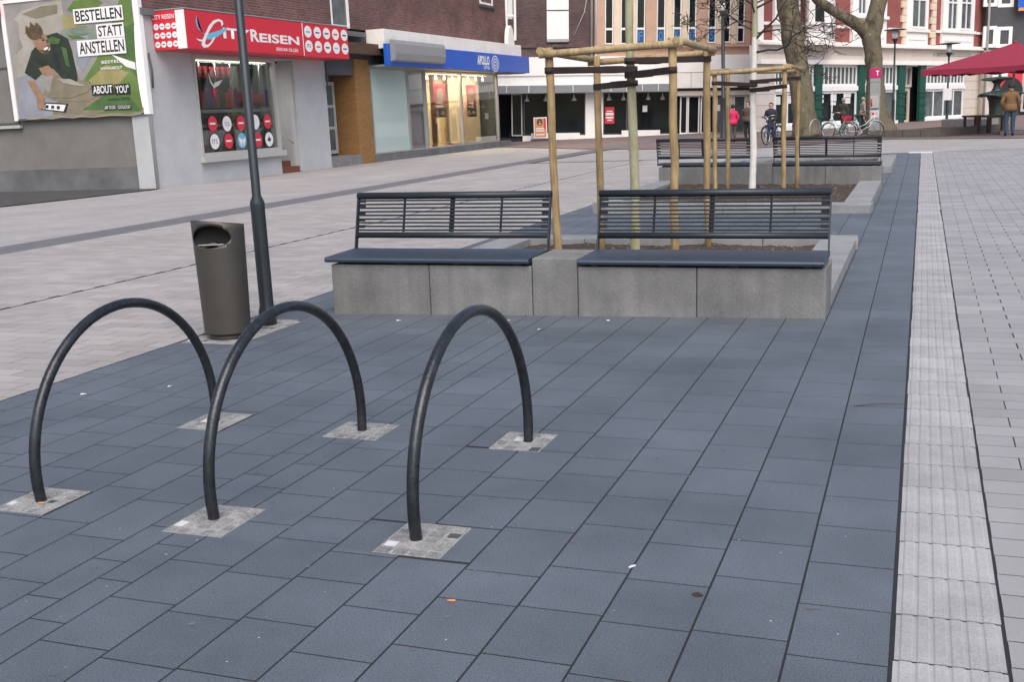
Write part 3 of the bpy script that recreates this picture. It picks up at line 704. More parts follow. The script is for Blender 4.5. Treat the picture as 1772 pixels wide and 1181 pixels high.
mat('po_bg', (0.288, 0.274, 0.259), .6, vary=.25, scale=.9); mat('po_sofa', (0.360, 0.331, 0.288), .6, vary=.18, scale=1.6); mat('po_blue', (0.259, 0.274, 0.317), .6, vary=.18, scale=1.5)
mat('po_sweater', (0.022, 0.032, 0.020), .6, vary=.35, scale=4); mat('po_green', (0.122, 0.194, 0.050), .6, vary=.35, scale=.9); mat('po_pillow', (0.302, 0.274, 0.115), .6, vary=.2, scale=2)
mat('po_trouser', (0.194, 0.238, 0.187), .6, vary=.25, scale=3); mat('po_leaf', (0.072, 0.144, 0.043), .6, vary=.3, scale=2); mat('po_tan', (0.216, 0.187, 0.130), .6, vary=.2, scale=2.5); mat('po_hair', (0.094, 0.061, 0.032), .6, vary=.5, scale=14)
mat('po_skin', (0.302, 0.180, 0.115), .6, vary=.2, scale=5)
PW, PH = bxr-bxl, zt2-zb2
def pp(m, pts, lay): return (m, [(bxl+PW*u_, zb2+PH*v_) for u_, v_ in pts], -PD-.0015*lay)
def ell(cx, cy, rx, ry, n=24, rot=0):
    return [(cx+rx*math.cos(2*math.pi*i/n)*math.cos(rot)-ry*math.sin(2*math.pi*i/n)*math.sin(rot), cy+rx*math.cos(2*math.pi*i/n)*math.sin(rot)+ry*math.sin(2*math.pi*i/n)*math.cos(rot)) for i in range(n)]
shapes = [pp('po_bg', [(0, 0), (1, 0), (1, 1), (0, 1)], 0),
  pp('po_sofa', [(.05, .85), (.14, .93), (.46, .99), (.47, .8), (.42, .70), (.18, .58), (.12, .6)], 1),
  pp('po_green', [(.45, 0), (.97, .0), (1, .05), (1, .98), (.93, 1), (.80, .7), (.70, .50), (.56, .30), (.5, .14)], 1),
  pp('po_leaf', [(.70, .62), (1, .75), (1, .25), (.9, .4), (.78, .52)], 2),
  pp('po_blue', [(0, .02), (.05, .38), (.18, .40), (.3, .25), (.55, .12), (.62, .0)], 2),
  pp('po_tan', [(.28, .02), (.3, .12), (.55, .22), (.72, .20), (.78, .06), (.6, .0)], 2),
  pp('po_pillow', [(.45, .86), (.62, .84), (.62, .73), (.46, .74)], 3),
  pp('po_trouser', [(.42, .73), (.62, .76), (.72, .70), (.70, .62), (.55, .66), (.46, .64)], 4),
  pp('po_blue', [(.52, .66), (.64, .68), (.63, .48), (.56, .37), (.52, .45)], 4),
  pp('po_sofa', [(.02, .55), (.12, .62), (.2, .57), (.19, .4), (.04, .36)], 3),
  pp('po_tan', [(.22, .20), (.31, .35), (.42, .37), (.62, .27), (.66, .18), (.6, .12), (.42, .13), (.3, .15)], 5),
  pp('po_sweater', [(.10, .40), (.18, .58), (.30, .70), (.40, .72), (.48, .66), (.50, .56), (.52, .33), (.50, .26), (.42, .30), (.33, .42), (.26, .40), (.18, .33)], 6),
  pp('po_skin', [(.22, .43), (.30, .45), (.36, .36), (.33, .34), (.24, .38)], 7),
  pp('po_bg', [(.20, .35), (.33, .36), (.28, .22), (.22, .27)], 8),
  pp('po_skin', [(.11, .33), (.17, .33), (.24, .17), (.22, .09), (.17, .09), (.17, .18)], 8),
  pp('po_skin', ell(.265, .655, .060, .115, 24, .35), 8), pp('po_hair', ell(.225, .735, .066, .062, 20, .35), 9),
  pp('po_skin', [(.30, .60), (.335, .60), (.33, .575), (.31, .575)], 9), pp('print_white', ell(.315, .588, .016, .012, 10, .5), 10),
  pp('print_black', ell(.285, .665, .012, .007, 8, .3), 10), pp('print_black', ell(.318, .645, .009, .007, 8, .3), 10), pp('po_hair', ell(.295, .56, .03, .014, 10, .3), 9),
  pp('print_black', [(.19, .075), (.24, .135), (.42, .11), (.39, .035)], 9), pp('print_white', [(.21, .078), (.245, .122), (.40, .102), (.375, .047)], 10),
  pp('po_hair', ell(.285, .60, .045, .035, 16, .35), 11), pp('po_skin', ell(.272, .615, .042, .03, 16, .35), 12), pp('print_white', ell(.300, .592, .022, .010, 10, .5), 13), pp('po_skin', ell(.303, .632, .014, .020, 10, .4), 13),
  pp('po_hair', [(.15, .73), (.16, .80), (.19, .775), (.20, .83), (.23, .79), (.25, .82), (.28, .78), (.29, .75), (.24, .77), (.19, .74)], 12), pp('po_hair', [(.262, .69), (.292, .685), (.292, .678), (.262, .68)], 13), pp('po_hair', [(.308, .668), (.325, .657), (.325, .651), (.308, .66)], 13),
  pp('po_leaf', [(.30, .66), (.36, .69), (.42, .66), (.40, .62), (.34, .63)], 11), pp('print_black', [(.36, .60), (.39, .45), (.37, .40), (.345, .50)], 11), pp('po_leaf', [(.42, .60), (.46, .58), (.47, .42), (.44, .44)], 11), pp('print_black', [(.20, .53), (.25, .50), (.29, .47), (.24, .46)], 11),
  pp('po_tan', [(.30, .17), (.45, .16), (.58, .20), (.62, .24), (.50, .22), (.38, .24)], 11), pp('po_sofa', [(.36, .33), (.46, .32), (.58, .25), (.50, .26), (.40, .29)], 12), pp('po_trouser', [(.50, .72), (.60, .73), (.66, .69), (.58, .685)], 11), pp('po_leaf', [(.48, .69), (.56, .68), (.62, .65), (.52, .655)], 12),
  pp('po_green', [(.50, .90), (.56, .97), (.70, .99), (.78, .93), (.70, .86), (.58, .85)], 3), pp('po_pillow', [(.60, .30), (.75, .42), (.92, .34), (.80, .22), (.66, .2)], 3), pp('po_leaf', [(.52, .05), (.7, .16), (.9, .14), (.97, .02)], 3), pp('po_bg', [(.02, .70), (.06, .86), (.10, .84), (.09, .62), (.05, .55)], 3), pp('po_tan', [(.14, .90), (.30, .95), (.43, .95), (.42, .88), (.25, .85)], 3),
  pp('po_skin', [(.17, .095), (.19, .07), (.215, .085), (.235, .075), (.24, .10), (.22, .13)], 12), pp('print_black', [(.235, .085), (.24, .11), (.262, .107), (.257, .082)], 13), pp('print_black', [(.28, .078), (.285, .104), (.307, .10), (.302, .075)], 13), pp('print_black', [(.325, .07), (.33, .097), (.352, .094), (.347, .067)], 13),
  pp('print_white', [(.80, .50), (.97, .42), (.97, .36), (.9, .39)], 4)]
B = MB(); names = []
shapes = [(m, pts, -PD-.0005*i) for i, (m, pts, y) in enumerate(sorted(shapes, key=lambda t: -t[2]))]
for m, pts, y in shapes:
    if m not in names: names.append(m)
    B.poly(pts, y, names.index(m))
ps = B.build('poster_print', names, bb)
def label_box(u0, v0, u1, v1, s, mb, mt, bold=.02, pad=.06, lay=14):
    x0, x1, z0, z1 = bxl+PW*u0, bxl+PW*u1, zb2+PH*v0, zb2+PH*v1
    if mb: MB().poly([(x0, z0), (x1, z0), (x1, z1), (x0, z1)], -PD-.024-.0003*lay).build('text_panel', mb, bb)
    hgt = z1-z0; text('poster_lettering', bb, mt, s, x0+hgt*.15, x1-hgt*.12, z0+hgt*pad*2.2, z1-hgt*pad*1.8, -PD-.0262-.0003*lay, bold)
def lbp(px0, py0, px1, py1, *a_, **k_):
    q = WL.rect(px0, py0, px1, py1, PD); label_box((q[0]-bxl)/PW, (q[2]-zb2)/PH, (q[1]-bxl)/PW, (q[3]-zb2)/PH, *a_, **k_)
lbp(128, 12, 214, 38, 'BESTELLEN', 'print_white', 'print_black', bold=.018); lbp(168, 40, 216, 65, 'STATT', 'print_white', 'print_black', bold=.018, lay=16); lbp(135, 67, 219, 95, 'ANSTELLEN', 'print_white', 'print_black', bold=.018, lay=18)
lbp(160, 146, 197.5, 164, 'ABOUT', 'print_black', 'print_white', bold=.018); lbp(199, 145, 226, 163, 'YOU°', 'print_black', 'print_white', bold=.018, lay=16)
lbp(176, 103, 214, 110, 'BESTELL', None, 'print_white', bold=.01); lbp(174, 114, 214, 121, 'WWW.ABOUT', None, 'print_white', bold=.01)
lbp(187, 168, 228, 174, 'DEIN STIL', None, 'print_black', bold=0.0)
lbp(181, 182, 202, 190, 'APP STORE', 'print_black', 'print_white', bold=0.0); lbp(204, 181, 228, 189, 'GOOGLE PLAY', 'print_black', 'print_white', bold=0.0, lay=16)
B = MB(); pts = []
for i in range(9):
    t = i/8; pts += [(bxr-.01-.05*math.sin(math.pi*t*.9)*(.4+t*.6), -PD-.034-.05*math.sin(math.pi*t), zt2-.9-2.2*t), (bxr+.005, -PD-.022, zt2-.9-2.2*t)]
B.add(pts, [(2*i, 2*i+1, 2*i+3, 2*i+2) for i in range(8)], 0, True); B.build('peeling_edge', 'fascia_white', bb)
B = MB(); pts = []
for i in range(13): x = bxl+.3+(PW-.4)*i/12; pts += [(x, -PD-.012, zb2+.02), (x+rnd.uniform(-.05, .05), -PD-.035, zb2-.01-rnd.uniform(.0, .07))]
B.add(pts, [(2*i, 2*i+1, 2*i+3, 2*i+2) for i in range(12)]); B.build('torn_edge', 'po_tan', bb)

# --- back row: dark brick house and salmon house over a white shopfront
D_W = 64.0
BW = Facade(at_depth(862, 237.5, D_W), at_depth(1306, 231.5, D_W))
db = thing('brick_house', 'dark brick house with white shuttered window over an empty white shopfront', 'building', mtx=BW.m)
sal = thing('salmon_house', 'salmon office block with narrow window strips and cream ribs over an empty shop', 'building', mtx=BW.m)
wx = lambda px: BW.at(px, 120)[0]
wz = lambda py, px=1100: BW.at(px, py)[1]
xs = wx(1028); xe = wx(1318); TOPZ = 14
zf1, zf0, zc = wz(97), wz(146), wz(159)      # fascia top, fascia bottom, canopy bottom
bx('upper_wall', db, 'dark_brick_far', -2.0, xs, 0.0, 6, zf1, TOPZ)
bx('upper_wall', sal, 'salmon', xs+.002, xe, .05, 6, zf1, TOPZ)
q = BW.rect(874, -40, 893, 70); window(db, (q[0], q[1], q[2], TOPZ-6), 'white_frame', 'dark_glass', hbars=(.55,), fw=.14, pr=.06)
MB().box(q[0]+.15, q[1]-.2, -.02, .04, q[2]+1.2, q[2]+2.4).build('window_blind', 'paper', db)
q = BW.rect(946, -40, 984, 71); o = bx('shutter', db, 'white_paint', q[0], q[1], -.12, .02, q[2], TOPZ-5); MB().box(q[0]-.02, q[1]+.02, -.135, -.125, wz(16)-.03, wz(16)+.03).build('shutter_joint', 'slate', o)
MB().box(q[0]+.02, q[1]-.02, -.15, -.122, q[2]-.05, q[2]+.12).build('shutter_sill', 'grey_metal', o)
MB().tube([(q[1]+.3, -.05, q[2]+.3), (q[1]+.9, -.06, q[2]+1.6), (q[1]+1.25, -.06, q[2]+3.5), (q[1]+1.3, -.06, q[2]+6)], .015, 5).build('cable', 'print_white', db)
MB().tube([(xs-.15, -.1, zf1), (xs-.15, -.1, TOPZ)], .07, 8).build('downpipe', 'frame_grey', db)
bx('brick_ledge', db, 'dark_brick_far', -2.0, xs-.3, -.09, -.002, wz(80), wz(75))
# salmon window strips
zs = wz(75, 1170); ztr = wz(48.5, 1170)
WINS = [(1046, 1061, 0, ''), (1073, 1086, 0, ''), (1100, 1115.5, 1, 'F'), (1135, 1150, 1, 'O'), (1163, 1177.5, 1, 'K'), (1189, 1203, 1, 'U'), (1223, 1237, 1, 'S'), (1248, 1262, 0, ''), (1273, 1286, 0, '')]
for a, b_, blue, ch in WINS:
    x0, x1 = wx(a), wx(b_)
    o = window(sal, (x0, x1, zs, TOPZ-5), 'white_frame', 'dark_glass', fw=.07, dep=.04, pr=.05, pane_y=.0)
    MB().box(x0+.07, x1-.07, -.05, .03, ztr-.06, ztr+.06).build('transom', 'white_frame', o)
    if blue:
        MB().box(x0+.075, x1-.075, -.03, -.004, zs+.08, ztr-.07).build('blue_panel', 'pane_blue', o)
        text('window_lettering', o, 'pane_mark', ch, x0+.13, x1-.13, zs+.18, ztr-.16, -.034, .01)
for a, b_ in ((1061, 1073), (1086, 1100), (1150, 1163), (1177.5, 1189), (1237, 1248), (1262, 1273)):
    bx('stone_rib', sal, 'cream_stone', wx(a)+.02, wx(b_)-.02, -.10, .045, zs-.05, TOPZ-4)
for a, b_ in ((1032, 1046), (1115.5, 1135), (1203, 1223), (1286, 1304)):
    bx('pilaster', sal, 'salmon', wx(a)+.02, wx(b_)-.02, -.16, .045, zs-.05, TOPZ-4)
bx('sill_band', sal, 'salmon', xs+.01, xe, -.22, .04, zs-.22, zs-.06)
MB().tube([(wx(1031), -.12, zf1), (wx(1031), -.12, TOPZ)], .06, 8).build('downpipe', 'white_frame', sal)
# shopfronts
for par, xa, xb in ((db, -2.0, xs), (sal, xs+.002, wx(1163))):
    bx('shop_fascia', par, 'white_paint', xa, xb, -.45, .0, wz(129), zf1); bx('fascia_lower', par, 'white_paint', xa, xb, -.38, .0, zf0, wz(129)-.003)
    nb = 6 if par is db else 5
    for k in range(nb):
        a = xa+(xb-xa)*k/nb; bx('canopy_panel', par, 'canopy_grey', a+.02, a+(xb-xa)/nb-.02, -.9, -.385, zc, zf0-.003)
        bx('canopy_rib', par, 'print_white', a-.02, a+.018, -.92, -.385, zc+.02, zf0+.02)
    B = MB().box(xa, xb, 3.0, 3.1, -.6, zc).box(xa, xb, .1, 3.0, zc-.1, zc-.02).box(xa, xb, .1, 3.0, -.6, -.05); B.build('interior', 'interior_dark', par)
SHOP = [(db, 884, 903, 'shop_door'), (db, 905, 958, 'shop_window'), (db, 958.5, 1013, 'shop_window'), (sal, 1044, 1086, 'shop_window'), (sal, 1086.5, 1163, 'shop_window')]
for par, a, b_, nm in SHOP:
    window(par, (wx(a), wx(b_), 0.05, zc-.02), 'frame_grey' if nm == 'shop_door' else 'slate', 'dark_glass', fw=.07, dep=.1, pr=.0, name=nm)
bx('pier', db, 'white_paint', wx(1013), xs, -.06, .5, -.6, zc); bx('pier', sal, 'white_paint', xs+.003, wx(1044), -.06, .5, -.6, zc)
bx('shop_sill', db, 'white_frame', wx(903), wx(1013), -.12, .0, -.6, .06); bx('shop_sill', sal, 'white_frame', wx(1044), wx(1163), -.12, .0, -.6, .06)
bx('sill_box', db, 'white_frame', wx(918), wx(1003), -.2, -.122, -.2, .2); bx('sill_box', sal, 'white_frame', wx(1076), wx(1143), -.2, -.122, -.2, .3)
for par, pxs in ((db, (911, 944, 993)), (sal, (1054, 1079, 1122, 1147))):
    for p in pxs:
        x, z = wx(p), wz(169); MB().lathe([(.03, z+.35), (.05, z+.12), (.16, z-.1), (.12, z-.14)], 10, cx=x, cy=-.08).build('pendant_lamp', 'frame_grey', par)
q = BW.rect(1047, 185, 1063, 214, .03); o = bx('window_notice', sal, 'print_red', q[0], q[1], -.03, -.012, q[2], q[3])
B = MB()
for zz, hh_, ww in ((.30, .07, .5), (.44, .10, .8), (.62, .16, .85), (.84, .06, .6)): zq = q[2]+(q[3]-q[2])*(zz-.12); xm_ = (q[0]+q[1])/2; hw_ = (q[1]-q[0])*ww/2; B.box(xm_-hw_, xm_+hw_, -.034, -.031, zq, zq+hh_*(q[3]-q[2]))
B.build('notice_print', 'print_white', o)
q = BW.rect(1112, 182.5, 1120, 193.5, .03); bx('window_notice', sal, 'paper', q[0], q[1], -.03, -.012, q[2], q[3])
# right part of the salmon ground floor
xa, xb = wx(1163), xe
bx('shop_fascia', sal, 'white_paint', xa+.003, xb, -.5, 0, wz(125, 1220), zf1)
for k in range(5):
    a = xa+(xb-xa)*k/5; bx('fascia_panel', sal, 'stucco_white', a+.012, a+(xb-xa)/5-.012, -.47, 0, wz(152, 1220), wz(125.5, 1220))
bx('shadow_gap', sal, 'slate', xa, xb, -.2, .0, wz(157, 1220), wz(152.3, 1220)); bx('header', sal, 'beige', xa, xb, -.25, .0, wz(165, 1220), wz(157.3, 1220))
for a, b_ in ((1178, 1191), (1191.5, 1212), (1214, 1243)): window(sal, (wx(a), wx(b_), .05, wz(165.3, 1220)), 'white_frame', 'dark_glass', fw=.07, dep=.1, pr=.02, name='shop_window')
bx('wall_panel', sal, 'mid_glass', wx(1243.5), wx(1262), -.02, .2, -.6, wz(165.3, 1220)); bx('pier', sal, 'beige', wx(1262.5), wx(1270), -.1, .3, -.6, wz(165.3, 1220))
window(sal, (wx(1270.5), wx(1293), .0, wz(165.3, 1220)), 'white_frame', 'mid_glass', fw=.1, dep=.1, pr=.0, name='side_door'); bx('pier', sal, 'beige', wx(1293.3), xe, -.1, .3, -.6, wz(165.3, 1220))
bx('shop_sill', sal, 'white_frame', xa, wx(1243), -.12, .0, -.6, .05)
q = BW.rect(1239, 181, 1246, 192, .06); bx('window_notice', sal, 'paper', q[0], q[1], -.08, -.03, q[2], q[3])
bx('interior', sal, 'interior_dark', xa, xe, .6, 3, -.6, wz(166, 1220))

# --- red brick house with green shopfront
GF = Facade(at_depth(1308, 229, 57.5), at_depth(1694, 207, 73.2))
gh = thing('ornate_house', 'red brick house with white stucco trim, bay window and dark green shopfront', 'building', mtx=GF.m)
def gr(x0, y0, x1, y1, pr=0.0): return GF.rect(x0, y0, x1, y1, pr)
gx = lambda px, py=150: GF.at(px, py)[0]
GWd = gx(1694)
gz = lambda f_: f_
def gzz(py, px): return GF.at(px, py)[1]
Z = {k: np.mean([gzz(py, px) for py, px in v_]) for k, v_ in dict(top=[(111, 1420), (115, 1640)], tr1=[(143, 1450), (141, 1640)], tr0=[(149, 1450), (147, 1640)], sill=[(207, 1450), (206, 1640)], corn1=[(74, 1450), (80, 1660)], corn0=[(82, 1450), (86, 1660)], mol1=[(102, 1450), (108, 1600)], str1=[(46, 1450), (52, 1660)], str0=[(51, 1450), (56, 1660)]).items()}
bx('ground_floor_wall', gh, 'beige', 0, gx(1340), 0, .4, -.6, Z['mol1']); bx('ground_floor_wall', gh, 'beige', gx(1668), GWd, 0, 1, -.6, Z['mol1'])
bx('upper_wall', gh, 'red_brick', 0, GWd, .0, .4, Z['corn0'], 17)
bx('shop_fascia', gh, 'beige', 0, GWd, -.10, .45, Z['mol1'], Z['corn0'])
bx('fascia_panel', gh, 'beige_dark', gx(1446), gx(1488), -.13, -.102, Z['mol1']+.3, Z['corn0']-.25); bx('fascia_panel', gh, 'beige_dark', gx(1318), gx(1362), -.13, -.102, Z['mol1']+.3, Z['corn0']-.25)
bx('cornice', gh, 'stucco_white', 0, GWd, -.40, -.002, Z['corn0'], Z['corn0']+(Z['corn1']-Z['corn0'])*.55); bx('cornice', gh, 'stucco_white', 0, GWd, -.25, -.003, Z['corn0']+(Z['corn1']-Z['corn0'])*.551, Z['corn1'])
bx('moulding', gh, 'stucco_white', 0, GWd, -.28, -.003, Z['top']+.02, Z['mol1']-.002)
o = bx('shop_lettering_panel', gh, 'beige_dark', gx(1610), gx(1676), -.14, -.102, Z['mol1']+.35, Z['corn0']-.2)
text('sign_lettering', o, 'slate', 'Antonius', gx(1614), gx(1645), Z['mol1']+.55, Z['corn0']-.4, -.145, 0, .3)
for k, zz in enumerate(np.linspace(.2, Z['top']-.4, 6)):
    for a, b_ in ((0, gx(1340)), (gx(1668), GWd)): bx('groove', gh, 'beige_dark', a+.02, b_-.02, -.006, .01, zz, zz+.05)
bx('base_course', gh, 'step_grey', 0, GWd, -.08, -.008, -.9, .02)
for a, b_ in ((1408, 1419), (1483, 1493), (1551.5, 1562.5), (1588, 1598)):
    x0, x1 = gx(a), gx(b_); o = bx('green_pilaster', gh, 'green_paint', x0, x1, -.16, .02, -.5, Z['top']+.1)
    for zz in (.35, .6, 1.1, 1.6, 1.85): MB().box(x0-.05, x1+.05, -.22, -.162, zz, zz+.09).build('pilaster_ring', 'green_paint', o)
def shopwin(a, b_, n1, n2, nm='shop_window', pane='dark_glass', fr='white_frame'):
    x0, x1 = gx(a)+.02, gx(b_)-.02
    window(gh, (x0, x1, Z['tr0']+.02, Z['top']), fr, 'mid_glass', bars=[(k+1)/n1 for k in range(n1-1)], fw=.12, pr=.0, name='fanlight')
    bx('transom', gh, fr, x0, x1, -.10, .1, Z['tr0']-.25, Z['tr0']+.018)
    window(gh, (x0, x1, .25, Z['tr0']-.252), fr, pane, bars=[(k+1)/n2 for k in range(n2-1)], fw=.14, pr=.0, name=nm)
    bx('shop_sill', gh, 'white_frame', x0-.02, x1+.02, -.18, -.01, .0, .25)
shopwin(1340, 1408, 10, 3); shopwin(1419, 1483, 9, 3); shopwin(1493, 1551.5, 9, 3, pane='mid_glass'); shopwin(1598, 1668, 12, 4, pane='mid_glass')
x0, x1 = gx(1563), gx(1588)
window(gh, (x0+.02, x1-.02, .0, Z['tr0']-.1), 'beige', 'dark_glass', bars=(.45,), fw=.22, pr=-.5, dep=.65, pane_y=.58, name='shop_door'); window(gh, (x0+.02, x1-.02, Z['tr0']-.09, Z['top']), 'beige', 'mid_glass', bars=(.33, .66), fw=.15, pr=-.4, dep=.55, pane_y=.5, name='fanlight')
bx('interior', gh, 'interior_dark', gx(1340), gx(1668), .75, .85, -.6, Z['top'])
for px, py, px2, py2 in ((1342, 167, 1351, 181), (1363, 165, 1375, 179), (1418.5, 164.5, 1426, 178), (1438, 163, 1448, 175), (1438, 176.5, 1447, 182), (1462, 160, 1473, 168), (1461, 169, 1472, 179)):
    q = gr(px, py, px2, py2); bx('window_notice', gh, 'paper', q[0], q[1], .02, .03, q[2], q[3])
# upper floor
def upwin(a, b_, y0, y1, gl, bars, hb=(.5,)):
    q = gr(a, -60, b_, y1); o = bx('window_surround', gh, 'stucco_white', q[0], q[1], -.16, -.004, Z['corn1']+.02, 17)
    for ga, gb in gl:
        r_ = gr(ga, -40, gb, y1); window(gh, (r_[0], r_[1], r_[2], r_[2]+3.4), 'white_frame', 'mid_glass', bars=bars, hbars=hb, fw=.13, dep=-.166, pr=.26, pane_y=-.20)
    s0, s1 = q[0]+.25, q[1]-.25
    MB().box(s0, s1, -.20, -.162, Z['corn1']+.3, Z['str0']-.2).build('spandrel_panel', 'white_paint', o)
    MB().box(q[0]-.05, q[1]+.05, -.30, -.162, r_[2]-.2, r_[2]-.03).build('window_sill', 'stucco_white', o)
upwin(1337, 1381, 0, 38, [(1342, 1357), (1362, 1377)], ())
upwin(1472, 1532, 0, 27, [(1478, 1494), (1503, 1520)], (.5,))
upwin(1567, 1604, 0, 50, [(1572, 1598)], (.5,))
upwin(1629, 1684, 0, 53, [(1634, 1652), (1657, 1677)], (.5,))
for a, b_ in ((1318, 1337), (1382, 1393), (1446, 1472), (1532, 1554), (1613, 1629), (1684, 1694)):
    bx('string_course', gh, 'stucco_white', gx(a)+.005, gx(b_)-.005, -.10, -.003, Z['str0'], Z['str1'])
bx('corner_trim', gh, 'stucco_white', 0, gx(1318), -.1, -.004, Z['corn1']+.02, 17)
for a, b_ in ((1554, 1567), (1604, 1613)):
    x0, x1 = gx(a), gx(b_)
    for k in range(26):
        zz = Z['corn1']+.05+k*.42; bx('quoin', gh, 'cream_stone', x0+(.0 if k % 2 else .18), x1-(.0 if k % 2 else .0), -.12, -.005, zz, zz+.39)
# bay window
q = gr(1393, -60, 1446, 76)
x0, x1 = q[0], q[1]; B = MB(); fa, fb_ = GF.at(1400, 30, .95)[0], GF.at(1440, 30, .95)[0]; pl = [(x0, 0), (fa, -.95), (fb_, -.95), (x1, 0)]
def prism(pl, z0, z1): n3 = len(pl); return [(x, y, z) for z in (z0, z1) for x, y in pl], [tuple(range(n3-1, -1, -1)), tuple(range(n3, 2*n3))]+[(i, (i+1) % n3, n3+(i+1) % n3, n3+i) for i in range(n3)]
bay = MB().add(*prism(pl, Z['corn1']+.04, 17)).build('bay_window', 'stucco_white', gh)
pl2 = [(x0-.12, .0), (fa-.08, -1.08), (fb_+.08, -1.08), (x1+.12, .0)]
MB().add(*prism(pl2, Z['corn0']-.02, Z['corn1']+.039)).build('bay_moulding', 'stucco_white', bay); MB().add(*prism(pl2, Z['str0'], Z['str1'])).build('bay_moulding', 'stucco_white', bay)
r_ = GF.rect(1411, -30, 1426, 40, .95); MB().box(r_[0], r_[1], -.99, -.955, r_[2], r_[2]+4).build('bay_pane', 'dark_glass', bay)
xm = (x0+x1)/2; zc1, zc0 = Z['corn0']-.03, Z['mol1']+.35
v_ = [(x, y, zc1) for x, y in pl] + [(xm, -.11, zc0)]
MB().add(v_, [(0, 1, 4), (1, 2, 4), (2, 3, 4), (3, 0, 4), (0, 3, 2, 1)]).build('bay_corbel', 'beige', bay)

# --- slate house at the right
RF = Facade(at_depth(1697, 206, 72.5), at_depth(1790, 203, 72.5))
sh = thing('slate_house', 'dark slate grey house with white window frames behind the red parasol', 'building', mtx=RF.m)
rz = lambda py, px=1730: RF.at(px, py)[1]
rx = lambda px: RF.at(px, 120)[0]
bx('upper_wall', sh, 'slate', 0, rx(1900), 0, 6, rz(86), 17); bx('ground_floor_wall', sh, 'beige', 0, rx(1722), 0, 1, -.6, rz(86)-.002); bx('ground_floor_wall', sh, 'slate', rx(1722), rx(1900), .3, 1, -.6, rz(86)-.002)
for a, b_, y0, y1 in ((1701, 1724, 45, 82), (1724.5, 1751, 46, 82), (1703, 1727, -40, 11), (1728, 1755, -40, 12)):
    q = RF.rect(a, y0, b_, y1); window(sh, (q[0], q[1], q[2], q[3]), 'white_paint', 'mid_glass', bars=(), fw=.22, pr=.05)
q = RF.rect(1763, -20, 1790, 12, .6); bx('hanging_sign', sh, 'apollo_blue', q[0], q[1], -.6, -.5, q[2], q[3]+1); q2 = RF.rect(1763, 12.3, 1790, 18, .6); bx('hanging_sign', sh, 'butt_orange', q2[0], q2[1], -.6, -.5, q2[2], q2[3])
bx('sign_bracket', sh, 'slate', q[1]-.3, q[1]-.2, -.5, .05, q[2]+.5, q[2]+.6)
MB().tube([(.12, -.12, -.5), (.12, -.12, 17)], .08, 8).build('downpipe', 'frame_grey', sh)
q = RF.rect(1730, 126, 1769, 160, .2); bx('red_panel', sh, 'print_red', q[0], q[1], -.2, .29, q[2], q[3]+.4)
n3 = 16; xm = q[0]+(q[1]-q[0])*.55; B = MB().add([(xm+.75*math.cos(math.pi*k/n3), -.204, q[2]+.95*math.sin(math.pi*k/n3)) for k in range(n3+1)], [list(range(n3+1))]); B.build('arched_opening', 'interior_dark', sh)
q = RF.rect(1718, 118, 1744, 133, .5); bx('white_sign', sh, 'print_white', q[0], q[1], -.5, -.42, q[2], q[3])
window(sh, (rx(1769)+.05, rx(1800), .4, rz(126)), 'frame_grey', 'dark_glass', fw=.15, pr=.0)

